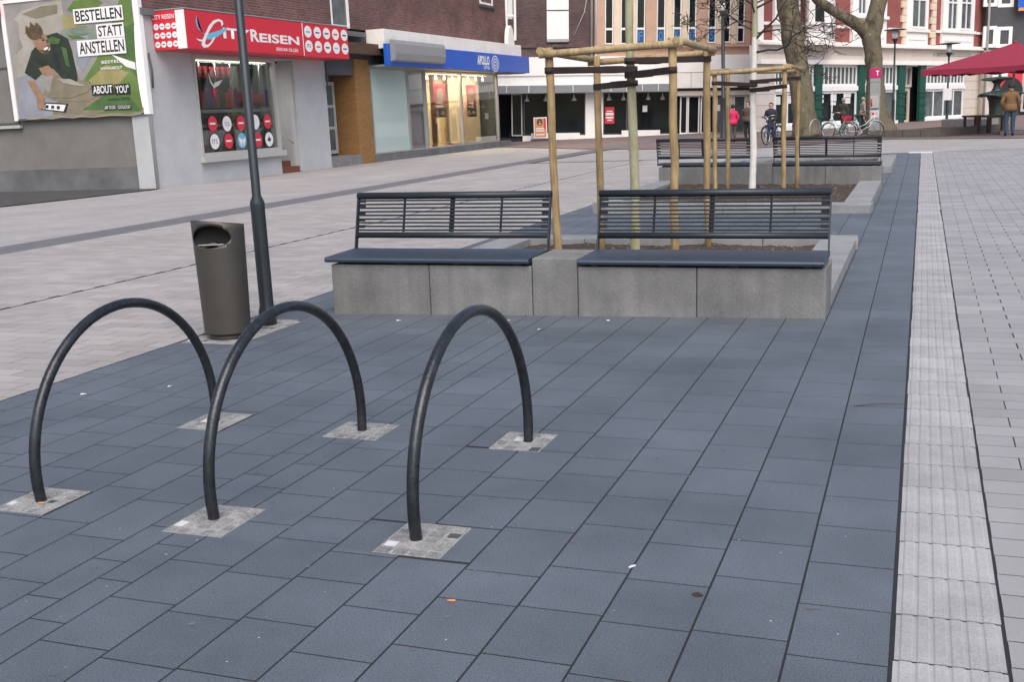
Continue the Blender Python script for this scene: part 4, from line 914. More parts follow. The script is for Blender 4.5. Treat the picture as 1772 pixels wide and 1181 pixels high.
# ------------------------------------------------------------------ planters and benches
def lin(a, b_, n): return [a+(b_-a)*i/(n-1) for i in range(n)]
SX = [0, .885, 1.765, 2.14, 3.075, 4.03]
def shear(o, tn):
    for v_ in o.data.vertices: v_.co.x += tn*v_.co.y
def planter(loc, rz, tilt, flip, label, sc=1.0, bench_labels=None, ylen=4.35, base=True):
    P = thing('planter', label, 'planter', loc); P.rotation_euler = (0, tilt, rz)
    S = [x*sc for x in SX]; L = S[-1]
    def fb(x0, x1, y0, y1, z0, z1): ys = sorted((y0*flip, y1*flip)); return x0, x1, ys[0], ys[1], z0, z1
    y0 = 0
    if base:
        for k in range(5):
            top = .468 if k == 2 else .402
            shear(bx('concrete_block', P, 'concrete', *fb(S[k]+.003, S[k+1]-.003, .0, .56, -.12, top), c=.006), math.tan(rz))
        y0 = .565
    kw, kh = .38, .145
    n = 4; tn = math.tan(rz); cR, sR = math.cos(-rz), math.sin(-rz)
    def straight(o, px_):
        o.rotation_euler = (0, 0, -rz); o.location = (px_-cR*px_, -sR*px_, 0)
    for k in range(n):
        a, b_ = y0+(ylen-kw-y0)*k/n, y0+(ylen-kw-y0)*(k+1)/n
        straight(bx('kerb', P, 'concrete_top', *fb(0.004, kw, a+.002, b_-.002, -.12, kh), c=.006), 0); straight(bx('kerb', P, 'concrete_top', *fb(L-kw, L-.004, a+.002, b_-.002, -.12, kh), c=.006), L)
    for k in range(n): bx('kerb', P, 'concrete_top', *fb(L*k/n+.003, L*(k+1)/n-.003, ylen-kw+.001, ylen, -.12, kh), c=.006).location = (tn*ylen*flip, 0, 0)
    if not base:
        for k in range(n): bx('kerb', P, 'concrete_top', *fb(L*k/n+.003, L*(k+1)/n-.003, -.3, -.002, -.12, kh), c=.006)
    nx, ny = 44, 40; B = MB(); ya, yb = y0-.02, ylen-kw+.01
    zz = {}
    vs = [(kw-.01+(L-2*kw+.02)*i/nx+tn*flip*(ya+(yb-ya)*j/ny), (ya+(yb-ya)*j/ny)*flip, .075+rnd.gauss(0, .008)+.02*math.sin(i*.35+1)*math.sin(j*.3)) for j in range(ny+1) for i in range(nx+1)]
    fs = [(j*(nx+1)+i, j*(nx+1)+i+1, (j+1)*(nx+1)+i+1, (j+1)*(nx+1)+i) for j in range(ny) for i in range(nx)]
    if flip < 0: fs = [f[::-1] for f in fs]
    B.add(vs, fs, 0, True); stuff(B.build('soil', 'soil', P))
    B = MB()
    for k in range(900):
        x, y = rnd.uniform(kw, L-kw), rnd.uniform(ya+.03, yb-.03)*flip; s_ = rnd.uniform(.008, .028); a = rnd.uniform(0, 6.3); z = .085+.02*math.sin(((x-kw)/(L-2*kw)*nx)*.35+1)*math.sin(((y*flip-ya)/(yb-ya)*ny)*.3)
        ca, sa = math.cos(a)*s_, math.sin(a)*s_; h_ = rnd.uniform(.004, .014)
        x += tn*y; B.add([(x+ca, y+sa, z), (x-sa*.5, y+ca*.5, z+h_), (x-ca, y-sa, z+.003), (x+sa*.5, y-ca*.5, z+h_*.6), (x, y, z+h_*1.4)], [(0, 1, 4), (1, 2, 4), (2, 3, 4), (3, 0, 4)])
    stuff(B.build('bark_chips', 'chip', P))
    if base:
        for (a, b_), lb in zip(((S[0]-.035, S[2]-.015), (S[3]+.012, S[5]-.015)), bench_labels):
            bench(P, a, b_, flip, lb)
    return P
def bench(P, xa, xb, flip, label):
    T = thing('bench', label, 'bench', group='slatted benches on the planters'); T.matrix_world = P.matrix_basis @ Matrix.Translation((0, 0, .402))
    L = xb-xa
    fy = lambda y: y*flip
    # seat: rounded-nose sheet
    pr_ = [(-.020, .020), (-.036, .028), (-.040, .044), (-.034, .057), (-.016, .063), (.51, .074), (.52, .068), (.52, .030), (.50, .030), (.0, .022)]
    n = len(pr_); B = MB(); B.add([(x, fy(y), z) for x in (xa, xb) for y, z in pr_], [(i, (i+1) % n, n+(i+1) % n, n+i) for i in range(n)]+[tuple(range(n-1, -1, -1)), tuple(range(n, 2*n))])
    B.build('seat', 'seat_metal', T)
    for x in lin(xa+.12, xb-.12, 4): MB().box(x-.03, x+.03, *sorted((fy(.03), fy(.46))), .0005, .034).build('seat_bracket', 'anthracite', T)
    # backrest leaning back
    def bp(t): return (.505+.115*t, .07+.475*t)       # y, z on the leaning plane; t = 0 at seat, 1 at the top
    for x in (xa+.012, xb-.012):
        (ya, za), (yb, zb_) = bp(-.06), bp(.98); B = MB()
        B.add([(x+dx, fy(y+dy), z) for (y, z) in ((ya, za), (yb, zb_)) for dx, dy in ((-.006, -.022), (.006, -.022), (.006, .022), (-.006, .022))], [(0, 1, 5, 4), (1, 2, 6, 5), (2, 3, 7, 6), (3, 0, 4, 7), (0, 3, 2, 1), (4, 5, 6, 7)])
        B.build('end_post', 'anthracite', T)
        s_ = 1 if x < (xa+xb)/2 else -1
        for t in (.40, .52, .64, .76, .86):
            y, z = bp(t); MB().box(min(x+s_*.008, x+s_*.07), max(x+s_*.008, x+s_*.07), *sorted((fy(y-.004), fy(y+.006))), z-.013, z+.013).build('slat_bracket', 'anthracite', T)
    y, z = bp(.955); MB().tube([(xa+.006, fy(y), z), (xb-.006, fy(y), z)], .034, 14, flat=.9).build('top_rail', 'anthracite', T)
    y, z = bp(.245); MB().tube([(xa+.018, fy(y), z), (xb-.018, fy(y), z)], .029, 14, flat=.9).build('bottom_rail', 'anthracite', T)
    for k in range(9):
        y, z = bp(.335+k*.0665); MB().box(xa+.018, xb-.018, *sorted((fy(y-.014), fy(y+.014))), z-.0065, z+.0065).build('slat', 'anthracite', T)
    for fr_, w_ in ((.25, .008), (.5, .02), (.75, .008)):
        x = xa+L*fr_; (ya, za), (yb, zb_) = bp(.30), bp(.90)
        MB().add([(x+dx, fy(y+dy), z) for (y, z) in ((ya, za), (yb, zb_)) for dx, dy in ((-w_, .013), (w_, .013), (w_, .026), (-w_, .026))], [(0, 1, 5, 4), (1, 2, 6, 5), (2, 3, 7, 6), (3, 0, 4, 7), (0, 3, 2, 1), (4, 5, 6, 7)]).build('brace', 'anthracite', T)
    for o in T.children: shear(o, math.tan(P.rotation_euler.z))
    return T
ang1 = math.atan2(8.264-8.02, 4.03)
P1 = planter((-4.662, 8.02, .022), ang1, math.radians(.75), 1, 'low concrete planter of soil carrying two benches, beside the bike hoops', bench_labels=(
    'slatted dark metal bench on the planter end beside litter bin and lamp post', 'slatted dark metal bench on hoop-side planter, at the end next to the tactile strip'))
ang2 = math.atan2(20.98-21.42, 4.22)
P2 = planter((-4.86, 21.88, .035), ang2, math.radians(.75), -1, 'concrete planter with soil round the lime-washed young tree, benches at its far end', 1.045, (
    'slatted dark bench seen from behind on white tree planter, beside the pale paving', 'slatted dark bench seen from behind on white tree planter, next to tactile strip'), ylen=5.25)
P3 = planter((-4.75, 25.2, 0), 0, 0, 1, 'low kerb-edged planter bed behind the benches of the white tree planter', 1.03, ylen=4.6, base=False)

# ------------------------------------------------------------------ stakes, straps and young trees
def pole_pts(a, b_, n=7, wob=.006): return [tuple(np.array(a)+(np.array(b_)-np.array(a))*i/(n-1)+np.array([rnd.gauss(0, wob), rnd.gauss(0, wob), 0])*(0 < i < n-1)) for i in range(n)]
def atd(px, py, dep, z):        # ground point under image column px at given depth
    lo, hi = 100., 1100.
    for _ in range(60):
        m = (lo+hi)/2; q = at_depth(px, m, dep)
        if q[2] > z: lo = m
        else: hi = m
    q = at_depth(px, lo, dep); return q
def guard(feet, ztop, rad, tree, straps, label):
    T = thing('tree_guard', label, 'tree guard', (*tree[:2], .05)); off = Vector((tree[0], tree[1], .05))
    r = lambda p: tuple(Vector(p)-off)
    tops = []
    for i, q in enumerate(feet):
        e = ztop+rnd.uniform(-.02, .05); tp = (q[0]+rnd.gauss(0, .012), q[1]+rnd.gauss(0, .012), e)
        MB().tube([r(p) for p in pole_pts((q[0], q[1], -.05), tp)], [rad*rnd.uniform(.93, 1.07) for _ in range(7)], 14).build('stake', 'stake', T); tops.append(tp)
    order = [(0, 2), (2, 3), (3, 1), (1, 0)]
    for k, (i, j) in enumerate(order):
        a, b_ = np.array(tops[i]), np.array(tops[j]); d = (b_-a)/np.linalg.norm(b_-a); o_ = np.array([0, 0, -.06 if k % 2 == 0 else -.03])
        side = np.cross(d, [0, 0, 1])*rad*(1.55); MB().tube([r(p) for p in pole_pts(a-d*.09+o_+side, b_+d*.09+o_+side, 5, .003)], rad*.92, 12).build('rail', 'rail', T)
    for i, z, z2 in straps:
        q = np.array([tops[i][0], tops[i][1], z]); t = np.array([tree[0], tree[1], z2]); d = t-q; d[2] = 0; d /= np.linalg.norm(d); s = np.array([-d[1], d[0], 0])
        B = MB(); hw = rad*.78
        for sd in (-1, 1):
            pa, pb = q+s*sd*(rad+.004), t+s*sd*.062
            B.add([r(p) for p in (pa+[0, 0, -hw], pb+[0, 0, -hw], pb+[0, 0, hw], pa+[0, 0, hw])]+[r(p+s*sd*.006) for p in (pa+[0, 0, -hw], pb+[0, 0, -hw], pb+[0, 0, hw], pa+[0, 0, hw])], [(0, 1, 2, 3), (7, 6, 5, 4), (0, 4, 5, 1), (3, 2, 6, 7), (0, 3, 7, 4), (1, 5, 6, 2)])
        for c_, rr in ((q, rad+.007), (t, .066)):
            B.tube([r(c_+[0, 0, -hw]), r(c_+[0, 0, hw])], rr, 14)
        m_ = t - d*.28; B.add([r(m_+s*sx_*.045+d*dx+[0, 0, dz]) for dx in (-.12, .12) for sx_ in (-1, 1) for dz in (-hw*1.15, hw*1.15)], [(0, 1, 3, 2), (4, 6, 7, 5), (0, 4, 5, 1), (2, 3, 7, 6), (0, 2, 6, 4), (1, 5, 7, 3)])
        B.build('strap', 'strap', T)
    return T
def branch(B, p, d, r, l, lev, rr, minr=.003):
    n = 5; pts = [Vector(p)]; dd = Vector(d).normalized()
    for i in range(n):
        dd = (dd+Vector((rr.gauss(0, .24), rr.gauss(0, .24), rr.gauss(.02, .2)))).normalized(); pts.append(pts[-1]+dd*l/n)
    B.tube(pts, [max(minr*.6, r*(1-.62*i/n)) for i in range(n+1)], 5 if lev < 2 else 7, cap=False)
    if lev > 0:
        for k in range(rr.choice([2, 3, 3, 4])):
            i = rr.randint(2, n); ax = Vector((rr.gauss(0, 1), rr.gauss(0, 1), rr.gauss(.1, .6))).normalized()
            branch(B, pts[i], (dd*.7+ax*.8), max(minr, r*.5), l*rr.uniform(.5, .75), lev-1, rr, minr)
def tree(name, label, trunk, rads, mtrunk, branches, seed, wash=None):
    base = Vector(trunk[0]); T = thing(name, label, 'tree', base)
    pts = [Vector(p)-base for p in trunk]; rr = random.Random(seed)
    # subdivide the trunk and roughen it
    P_, R_ = [], []
    for i in range(len(pts)-1):
        for k in range(6): t = k/6; P_.append(pts[i].lerp(pts[i+1], t)); R_.append((rads[i]*(1-t)+rads[i+1]*t)*(1+rr.gauss(0, .025)))
    P_.append(pts[-1]); R_.append(rads[-1])
    B = MB().tube(P_, R_, 28 if rads[0] > .15 else 14)
    from mathutils import noise
    amp = .13 if rads[0] > .15 else .05
    cl = lambda v_: min(range(len(P_)), key=lambda i: abs(P_[i].z-v_[2]))
    nv = []
    for v_ in B.v:
        i = cl(v_); c_ = P_[i]; d_ = Vector(v_)-c_; nv.append(tuple(c_+d_*(1+amp*noise.noise(Vector(v_)*1.7)+amp*.5*noise.noise(Vector(v_)*5.0))))
    B.v = nv
    for f_ in range(len(B.f)): B.mi[f_] = 0
    if wash is not None:
        for i, fc in enumerate(B.f):
            if np.mean([B.v[k][2] for k in fc]) < wash: B.mi[i] = 1
    B.build('trunk', [mtrunk, 'limewash'], T)
    C = MB()
    for p, d, r, l, lev in branches: branch(C, Vector(p)-base, d, r, l, lev, rr, max(.0065 if rads[0] < .15 else .012, r*.06))
    C.build('crown', 'twig' if rads[0] < .15 else mtrunk, T)
    return T
d1 = 10.45
q0 = atd(966, 400, d1, .07); q2 = atd(1169, 400, d1-.10, .07)
L1 = np.linalg.norm((q2-q0)[:2])
q1 = q0.copy(); q3 = q2.copy(); dirb = np.array([0.0, 1.0, 0]); 
def back(px, q):      # move straight back along Y until it shows at column px
    lo, hi = .2, 4.0
    for _ in range(50):
        m = (lo+hi)/2; x = proj((q[0], q[1]+m, 1.2))[0]
        if x < px: lo = m
        else: hi = m
    return np.array([q[0], q[1]+lo, .07])
q1 = back(1038, q0); q3 = back(1224, q2)
print('guard1', q0, q1, q2, q3)
mid1 = (q0+q1+q2+q3)/4; tz = up_at(q0, 84)
tp1 = mid1.copy()
lo, hi = -1.5, 1.5
for _ in range(50):
    m = (lo+hi)/2
    if proj((mid1[0]+m, mid1[1], 1.2))[0] < 1095: lo = m
    else: hi = m
tp1[0] += lo
sz = lambda q, y: up_at(q, y)
guard([q0, q1, q2, q3], tz, .037, tp1, [(0, sz(q0, 122), sz(tp1, 120)), (1, sz(q1, 150), sz(tp1, 144)), (2, sz(q2, 121), sz(tp1, 130)), (3, sz(q3, 102), sz(tp1, 105))],
      'tall square guard of round wooden stakes round the greenish young tree')
tr1 = [(tp1[0], tp1[1], -.05), (tp1[0]+.015, tp1[1], .8), (tp1[0]+.005, tp1[1], 1.5), (tp1[0]-.01, tp1[1], 2.3), (tp1[0]+.01, tp1[1], 3.3), (tp1[0]+.02, tp1[1]+.02, 5.2)]
tree('young_tree', 'young tree with smooth greenish bark inside the taller wooden guard', tr1, [.052, .045, .046, .040, .036, .020], 'young_bark',
     [((tp1[0], tp1[1], z), (math.cos(a), math.sin(a), .8), .016, 1.5, 2) for z, a in ((3.4, .5), (3.7, 2.4), (4.0, 4.2), (4.3, 5.6), (4.6, 1.2), (5.1, 3.1))], 3)
d2 = 17.8
a0_ = atd(1237, 330, d2, .09); a2_ = atd(1356, 330, d2-.08, .09); a1_ = back(1259, a0_); a3_ = back(1379, a2_)
print('guard2', a0_, a1_, a2_, a3_)
mid2 = (a0_+a1_+a2_+a3_)/4; tp2 = mid2.copy(); lo, hi = -1.5, 1.5
for _ in range(50):
    m = (lo+hi)/2
    if proj((mid2[0]+m, mid2[1], 1.0))[0] < 1304: lo = m
    else: hi = m
tp2[0] += lo
guard([a0_, a1_, a2_, a3_], up_at(a0_, 119), .037, tp2, [(0, sz(a0_, 144), sz(tp2, 147)), (2, sz(a2_, 149), sz(tp2, 156)), (3, sz(a3_, 135), sz(tp2, 141))], 'wooden stake guard round the young tree with lime-washed white trunk')
zw = up_at(tp2, 64)
tr2 = [(tp2[0]-.03, tp2[1], -.05), (tp2[0], tp2[1], .8), (tp2[0]-.01, tp2[1], 1.6), (tp2[0]+.02, tp2[1], zw), (tp2[0]+.02, tp2[1], zw+.9), (tp2[0]+.05, tp2[1], zw+2.4)]
BR2 = [((tp2[0]+.02, tp2[1], zw+.05+.16*k), (math.cos(k*2.4), math.sin(k*2.4)*.5, .35), .016, .95, 4) for k in range(5)] + [((tp2[0]+.02, tp2[1], zw-.25), (1, -.1, .25), .022, 1.25, 4), ((tp2[0]+.02, tp2[1], zw-.05), (.9, .2, .75), .022, 1.25, 4), ((tp2[0]+.02, tp2[1], zw+.1), (-.8, .1, .55), .02, 1.0, 4), ((tp2[0]+.02, tp2[1], zw+.45), (.8, -.3, .5), .02, 1.1, 4),
       ((tp2[0], tp2[1], zw+.5), (-.7, -.3, .6), .018, 1.0, 4), ((tp2[0], tp2[1], zw+1.2), (.3, .7, .8), .016, 1.3, 2), ((tp2[0], tp2[1], zw+1.5), (-.5, .4, .9), .016, 1.3, 2)]
tree('young_tree', 'young tree with trunk painted lime white and dark bare twigs', tr2, [.062, .055, .05, .046, .04, .015], 'young_bark', BR2, 5, wash=zw+.05)

# old plane trees
t1 = gp(1397, 236); dpt = proj(t1)[2]
def tp(px, py): return tuple(at_depth(px, py, dpt))
tree('plane_tree', 'old leaning plane tree with mottled olive bark behind the mint bicycle', [tuple(t1-np.array([0, 0, .1])), tp(1393, 215), tp(1388, 170), tp(1380, 110), tp(1371, 60), tp(1362, 0), tp(1352, -70), tp(1350, -200)],
     [.68, .55, .49, .46, .47, .46, .45, .3], 'plane_bark', [(tp(1352, -70), (-.8, .2, .8), .22, 5, 3), (tp(1352, -90), (.7, -.2, .8), .22, 5, 3), (tp(1350, -190), (.3, .5, .9), .2, 4, 3), (tp(1350, -200), (-.4, -.3, .9), .18, 4, 3)], 8)
t2 = gp(1524, 231); dpt = proj(t2)[2]
T2 = tree('plane_tree', 'old forked plane tree standing behind the grey phone pillar', [tuple(t2-np.array([0, 0, .1])), tp(1521, 218), tp(1516, 190), tp(1514, 140), tp(1511, 95), tp(1508, 62), tp(1514, 30), tp(1521, 0), tp(1530, -60), tp(1540, -160)],
     [.86, .62, .46, .38, .37, .42, .36, .35, .30, .2], 'plane_bark', [(tp(1530, -60), (.6, .1, .8), .2, 4.5, 3), (tp(1538, -140), (-.3, .4, .9), .16, 4, 3)], 9)
bs = Vector(t2-np.array([0, 0, .1]))
lb = [tp(1506, 66), tp(1490, 46), tp(1465, 31), tp(1440, 17), tp(1415, 0), tp(1390, -30), tp(1370, -70)]
MB().tube([Vector(p)-bs for p in lb], [.30, .30, .24, .22, .21, .17, .1], 14).build('limb', 'plane_bark', T2)

# ------------------------------------------------------------------ bicycle hoops, bin, lamp posts
for x, lb in zip(HOOPX, ('dark steel bicycle hoop with an orange cigarette butt at its foot, before litter bin', 'dark steel bicycle hoop, the middle one of the row of three', 'dark steel bicycle hoop of the row of three nearest the tactile strip')):
    r_ = .664; c_ = .111; th0 = math.asin(-c_/r_)
    pts = [(0, -.655, -.06)] + [(0, -r_*math.cos(t), c_+r_*math.sin(t)) for t in lin(th0, math.pi-th0, 40)] + [(0, .655, -.06)]
    o = MB().tube(pts, .0245, 16).build('bike_hoop', 'hoop_metal'); o.location = (x, (HY0+HY1)/2, 0); tag(o, lb, 'bike hoop', 'bike hoops in a row')
bn = thing('litter_bin', 'brown grey metal litter bin with slanted top and oval opening, next to lamp post', 'litter bin', (*BIN, 0), math.radians(-8))
n = 96; rings = []
def binprof(t): return .178+.022*t      # half width
B = MB(); zl = [.045, .055, .07, .15, .25, .35, .45, .52, .58, .62, .65, .68, .71, .74, .77, .80, .83, .855]
def top_z(ca, sa): return .895+.03*(-.25*ca-.95*sa)
vs = []
for j, z in enumerate(zl+[None]):
    for k in range(n):
        a = 2*math.pi*k/n; ca, sa = math.cos(a), math.sin(a); zz = top_z(ca, sa) if z is None else z; rw = binprof(zz/.9)
        vs.append((rw*ca*1.04, rw*sa*.92, zz))
m_ = len(zl)+1
fs = [(j*n+k, j*n+(k+1) % n, (j+1)*n+(k+1) % n, (j+1)*n+k) for j in range(m_-1) for k in range(n)]
B.add(vs, fs, 0, True); B.f.append([(m_-1)*n+k for k in range(n)]); B.mi.append(0); B.sm.append(False); B.f.append([n-1-k for k in range(n)]); B.mi.append(0); B.sm.append(False)
shell = B.build('shell', ['bin_paint', 'dark'], bn)
# opening: an inclined elliptic cut
cutr = MB(); dv = Vector((.40, -.90, .20)).normalized()
cc_ = Vector((.055, -.15, .795)); ax = Vector((0, 0, 1)); sd_ = dv.cross(ax).normalized(); upv = sd_.cross(dv).normalized()
ring = lambda c0, rr: [c0+sd_*math.cos(2*math.pi*k/32)*rr[0]+upv*math.sin(2*math.pi*k/32)*rr[1] for k in range(32)]
c0 = cc_-dv*.10; c1 = cc_+dv*.3
vv = ring(c0, (.155, .084))+ring(c1, (.155, .084))
cutr.add(vv, [(k, (k+1) % 32, 32+(k+1) % 32, 32+k) for k in range(32)]+[tuple(range(31, -1, -1)), tuple(range(32, 64))]); 
co = cutr.build('cutter', 'dark')
co.matrix_world = Matrix.Translation((*BIN, 0)) @ Matrix.Rotation(math.radians(-8), 4, 'Z')
for ob_ in (shell, co):
    bm_ = bmesh.new(); bm_.from_mesh(ob_.data); bmesh.ops.recalc_face_normals(bm_, faces=bm_.faces[:]); bm_.to_mesh(ob_.data); bm_.free()
md = shell.modifiers.new('b', 'BOOLEAN'); md.operation = 'DIFFERENCE'; md.object = co; md.solver = 'EXACT'
bpy.context.view_layer.update(); dg = bpy.context.evaluated_depsgraph_get(); me2 = bpy.data.meshes.new_from_object(shell.evaluated_get(dg))
print('bin', len(shell.data.polygons), len(me2.polygons)); shell.modifiers.clear(); shell.data = me2; bpy.data.objects.remove(co)
# faces of the cut are the dark inside
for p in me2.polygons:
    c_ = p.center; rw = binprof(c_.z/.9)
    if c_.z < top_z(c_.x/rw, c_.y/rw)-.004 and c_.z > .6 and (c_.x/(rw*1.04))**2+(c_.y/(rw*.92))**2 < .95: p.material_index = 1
MB().lathe([(.150, -.02), (.150, .046)], 32, sy=.9).build('plinth', 'bin_paint', bn)
lipc = cc_-dv*.02-upv*.055
MB().tube([lipc+sd_*t for t in lin(-.10, .10, 6)], .006, 6).build('inner_lip', 'grey_metal', bn)
MB().tube([cc_-dv*.06-upv*.06+sd_*t+upv*.018*math.cos(t*40) for t in lin(-.09, .09, 14)], .022, 6).build('bin_bag', 'bag', bn)

def lamp_post(loc, h, r0, r1, zstep, label, s=1.0, kind=0, lean=0):
    T = thing('lamp_post', label, 'street lamp', loc, group='dark street lamps')
    prf = [(r0*1.25, -.05), (r0*1.2, .12), (r0, .16), (r0, zstep-.05), (r0*1.03, zstep-.02), (r0*1.02, zstep), (r1, zstep+.05), (r1*.85, h)]
    MB().lathe(prf, 20).build('post', 'pole_paint', T)
    MB().lathe([(r1*.9, h-.05), (r1*1.4, h), (.13*s, h+.12*s), (.14*s, h+.16*s)], 16).build('lamp_holder', 'pole_paint', T)
    MB().lathe([(.10*s, h+.16*s), (.12*s, h+.3*s), (.11*s, h+.5*s)], 16).build('lamp_glass', 'lamp_glass', T)
    MB().lathe([(.04*s, h+.2*s), (.04*s, h+.5*s)], 8).build('lamp_bulb', 'chrome', T)
    if kind: MB().lathe([(.13*s, h+.50*s), (.48*s, h+.53*s), (.47*s, h+.56*s), (.1*s, h+.60*s)], 24).build('lamp_hat', 'pole_paint', T)
    else: MB().lathe([(.15*s, h+.5*s), (.16*s, h+.56*s), (.05*s, h+.66*s)], 16).build('lamp_hat', 'pole_paint', T)
    return T
lamp_post((*POLE, 0), 4.6, .057, .036, 1.0, 'tall dark lamp post standing right beside the litter bin')
p = gp(1252, 243); hh = up_at(p, 25); lamp_post(tuple(p), hh, .14, .085, 1.9, 'dark lamp post with glass lantern beside the person in red jacket', 1.0)
p = gp(1545, 216); hh = up_at(p, 73); lamp_post(tuple(p), hh, .085, .06, 1.4, 'slim dark lamp post with flat disc hat beside the forked plane tree', 1.25, 1)
p = gp(1638, 212); hh = up_at(p, 97); T = lamp_post(tuple(p), hh, .08, .055, 1.4, 'slim dark lamp post with disc hat and white paper, by the parasol tip', 1.25, 1)
bx('notice', T, 'paper', -.22, .22, -.14, -.10, 1.25, 1.9)

# ------------------------------------------------------------------ people
def person(px, py, label, jacket, trousers, hair, height=None, ytop=None, face=180, coat=False, arms='down', skinny=1.0, hat=None, stride=.0):
    p = gp(px, py)
    hgt = height or up_at(p, ytop)
    k = hgt/1.75
    to_cam = math.degrees(math.atan2(-p[0], p[1]))     # heading offset so that 180 faces the camera
    T = thing('person', label, 'person', tuple(p), math.radians(face-180+to_cam))   # local -y is the front
    me = bpy.data.meshes.new('body'); V = []; E = []; Rr = []
    def add(co, r, pa=None):
        V.append(Vector(co)*k); Rr.append((r[0]*k*skinny, r[1]*k*skinny) if isinstance(r, tuple) else (r*k*skinny,)*2)
        if pa is not None: E.append((pa, len(V)-1))
        return len(V)-1
    pel = add((0, 0, .92), (.155, .115)); wa = add((0, -.005, 1.08), (.15, .11), pel); ch = add((0, .0, 1.28), (.175, .125), wa); sh_ = add((0, .015, 1.42), (.13, .09), ch); nk = add((0, .0, 1.50), (.058, .058), sh_); hd0 = add((0, -.01, 1.57), (.062, .07), nk); hd = add((0, -.015, 1.655), (.078, .092), hd0); add((0, -.008, 1.72), (.058, .07), hd)
    for s in (-1, 1):
        u_ = add((s*.19, .01, 1.38), .068, sh_)
        if arms == 'front': e_ = add((s*.26, -.05, 1.12), .052, u_); w_ = add((s*.14, -.24, 1.06), .042, e_); add((s*.06, -.28, 1.05), .036, w_)
        elif arms == 'pocket': e_ = add((s*.29, .06, 1.12), .055, u_); w_ = add((s*.21, -.06, .95), .045, e_); add((s*.18, -.08, .90), .04, w_)
        else: e_ = add((s*.25, .02, 1.12), .052, u_); w_ = add((s*.255, -.04, .88), .042, e_); add((s*.25, -.06, .78), (.03, .045), w_)
        y_ = s*stride
        hp = add((s*.10, 0, .86), .10, pel); kn = add((s*.105, -.02-y_*.5, .48), .068, hp); an = add((s*.11, .02-y_, .10), .048, kn); add((s*.12, -.10-y_, .04), (.045, .038), an)
    me.from_pydata(V, E, []); ob = bpy.data.objects.new('tmp', me); COL.objects.link(ob)
    ob.modifiers.new('s', 'SKIN'); sv = me.skin_vertices[0].data
    for i, r_ in enumerate(Rr): sv[i].radius = r_
    sv[0].use_root = True
    ss_ = ob.modifiers.new('u', 'SUBSURF'); ss_.levels = 2; ss_.render_levels = 2
    bpy.context.view_layer.update(); dg = bpy.context.evaluated_depsgraph_get(); m2 = bpy.data.meshes.new_from_object(ob.evaluated_get(dg)); bpy.data.objects.remove(ob)
    m2.name = 'body'; m2.materials.clear()
    for q in (jacket, trousers, 'skin', 'shoe'): m2.materials.append(MATS[q])
    hem = .62 if coat else .84
    for f_ in m2.polygons:
        c_ = f_.center/k; f_.use_smooth = True
        hand = arms == 'down' and abs(c_.x) > .19 and c_.z < .86 or arms == 'front' and c_.y < -.245 and c_.z > .9
        f_.material_index = 2 if (c_.z > 1.505 or hand) else 3 if c_.z < .085 else 1 if c_.z < hem and abs(c_.x) < .2 and not (arms == 'pocket' and c_.z > .8 and abs(c_.x) > .17) else 0
    o = bpy.data.objects.new('body', m2); COL.objects.link(o); o.parent = T
    # jacket skirt, hair, face
    B = MB().lathe([(.195*k*skinny, hem*k), (.190*k*skinny, (hem+.1)*k), (.168*k*skinny, 1.08*k)], 18, sy=.78); B.build('jacket_hem', jacket, T)
    B = MB().lathe([(.075*k, 1.47*k), (.085*k, 1.50*k), (.070*k, 1.535*k)], 14, cy=.0); B.build('collar', jacket, T)
    hv = [(.094, 1.60), (.099, 1.66), (.093, 1.71), (.066, 1.755), (.02, 1.77)]
    B = MB().lathe([(r_*k, z*k) for r_, z in hv], 16, cy=.018*k); B.build('hat' if hat else 'hair', hat or hair, T)
    B = MB().lathe([(.003*k, 1.632*k), (.016*k, 1.628*k), (.011*k, 1.66*k), (.004*k, 1.68*k)], 8, cy=-.098*k); B.build('nose', 'skin', T)
    for s in (-1, 1): MB().lathe([(.004*k, 1.655*k), (.011*k, 1.662*k), (.004*k, 1.669*k)], 8, cx=s*.032*k, cy=-.094*k).build('eye', 'print_black', T); MB().lathe([(.006*k, 1.60*k), (.016*k, 1.63*k), (.012*k, 1.665*k)], 8, cx=s*.083*k, cy=.0, sx=.5).build('ear', 'skin', T)
    return T
person(1268, 247, 'person in bright red jacket and grey trousers standing by lamp post', 'jacket_red', 'trouser_grey', 'hair_dark', skinny=1.22, ytop=181, face=35, arms='pocket')
person(1294, 243, 'person in brown jacket and dark trousers beside white tree trunk', 'jacket_brown', 'trouser_dark', 'hair_dark', skinny=1.25, ytop=176, face=150, arms='pocket', hat='hair_dark')
person(1334, 247, 'person in navy jacket standing behind a bicycle, facing the benches', 'jacket_navy', 'trouser_dark', 'hair_dark', skinny=1.25, ytop=178, face=170, arms='front', coat=True)
person(1459, 228, 'person in olive jacket walking past the green shopfront, beyond mint bicycle', 'jacket_olive', 'trouser_dark', 'hair_grey', skinny=1.25, ytop=170, face=330, arms='down', stride=.14)
person(1493, 228, 'person in beige coat by the phone pillar', 'coat_beige', 'trouser_dark', 'hair_grey', skinny=1.25, ytop=168, face=290, arms='down', stride=.1)
person(1746, 236, 'person in tan brown jacket and blue jeans under the red parasol', 'jacket_tan', 'jeans', 'hair_dark', ytop=144, face=10, arms='pocket', skinny=1.12)

